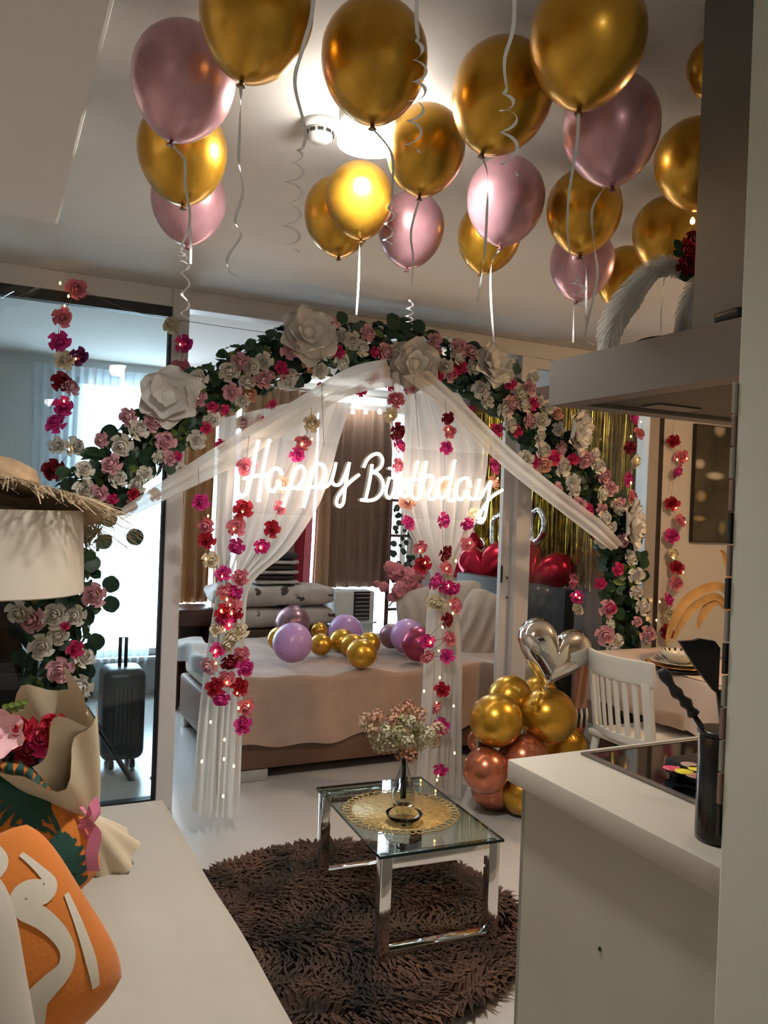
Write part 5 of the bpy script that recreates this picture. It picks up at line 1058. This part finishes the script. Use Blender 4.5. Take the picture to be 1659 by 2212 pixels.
# dried tan leaves behind the kitchen wall corner
dl = thing('dried_leaf_vase', 'vase of long arching tan dried leaves on the dining table', 'dried plant', (3.66, 3.1, DZ))
vc = V(3.66, 3.1, DZ+.001); part('vase', MB().lathe([(.04, 0), (.06, .05), (.045, .16), (.025, .22), (.03, .24)], 24, None, vc), M_wpl, dl); M_dry = mat('tan_dried_leaf', (.50, .28, .09), .7, var=.15, scale=10)
for (path, ww) in (([(1560, 1268), (1490, 1290), (1452, 1350), (1440, 1395)], .05), ([(1550, 1290), (1500, 1310), (1470, 1350), (1455, 1385)], .045), ([(1555, 1300), (1530, 1310), (1515, 1335), (1508, 1358)], .05), ([(1575, 1240), (1565, 1200), (1556, 1190)], .03), ([(1590, 1290), (1620, 1300), (1650, 1350)], .05)):
    pts = smooth_path([vc + V(0, 0, .22)] + [at(x, y, Y=3.12) for x, y in path], 8); N = len(pts); mb = MB(); vs = []
    for i, p_ in enumerate(pts): k = ww*math.sin(math.pi*min(1, .06+.92*i/(N-1)))**.7*.5; t = (pts[min(i+1, N-1)]-pts[max(i-1, 0)]).normalized(); s_ = t.cross(FWD).normalized(); vs += [p_-s_*k, p_+FWD*.006, p_+s_*k]
    mb.add(vs, [(3*i+j, 3*i+j+1, 3*i+j+4, 3*i+j+3) for i in range(N-1) for j in range(2)]); part('leaf', mb, M_dry, dl)
# picture on the wall
p0, p1 = at(1506, 917, Y=YP-.03), at(1640, 1172, Y=YP-.03)
pic = thing('wall_picture', 'dark canvas picture of blurred white meadow flowers', 'picture', (p0.x, YP-.03, p1.z))
def pic_mat():
    m = mat('flower_photo_print', (0.035, 0.032, 0.020), .6, col2=(0.10, 0.085, 0.055), scale=3.5); nt = m.node_tree; n = nt.nodes; b = n['Principled BSDF']; tc = n.new('ShaderNodeTexCoord'); cur = b.inputs['Base Color'].links[0].from_socket
    for (px, py, rx, rz, c) in ((1555, 928, .055, .05, (.55, .50, .38)), (1512, 1002, .05, .035, (.62, .56, .44)), (1545, 1028, .085, .028, (.72, .68, .56)), (1515, 1072, .05, .04, (.40, .33, .20)), (1560, 1140, .04, .05, (.24, .22, .12)), (1510, 1120, .06, .02, (.36, .28, .16)), (1600, 980, .06, .05, (.6, .55, .45))):
        q = at(px, py, Y=YP-.03); mp = n.new('ShaderNodeMapping'); mp.inputs['Location'].default_value = (-(q.x-p0.x)/rx, 0, -(q.z-p1.z)/rz); mp.inputs['Scale'].default_value = (1/rx, 0, 1/rz); nt.links.new(tc.outputs['Object'], mp.inputs[0])
        ln = n.new('ShaderNodeVectorMath'); ln.operation = 'LENGTH'; nt.links.new(mp.outputs[0], ln.inputs[0]); mr = n.new('ShaderNodeMapRange'); mr.inputs[1].default_value = .45; mr.inputs[2].default_value = 1.15; mr.inputs[3].default_value = 1; mr.inputs[4].default_value = 0
        nt.links.new(ln.outputs['Value'], mr.inputs[0]); mx = n.new('ShaderNodeMix'); mx.data_type = 'RGBA'; nt.links.new(mr.outputs[0], mx.inputs[0]); nt.links.new(cur, mx.inputs[6]); mx.inputs[7].default_value = (*c, 1); cur = mx.outputs[2]
    nt.links.new(cur, b.inputs['Base Color']); return m
part('canvas', MB().box((p0.x, YP-.03, p1.z), (p1.x, YP-.002, p0.z)), pic_mat(), pic, False)
part('edge_frame', MB().box((p0.x-.006, YP-.028, p1.z-.006), (p0.x, YP-.001, p0.z+.006)).box((p1.x, YP-.028, p1.z-.006), (p1.x+.006, YP-.001, p0.z+.006)).box((p0.x, YP-.028, p1.z-.006), (p1.x, YP-.001, p1.z)).box((p0.x, YP-.028, p0.z), (p1.x, YP-.001, p0.z+.006)), M_black, pic, False)
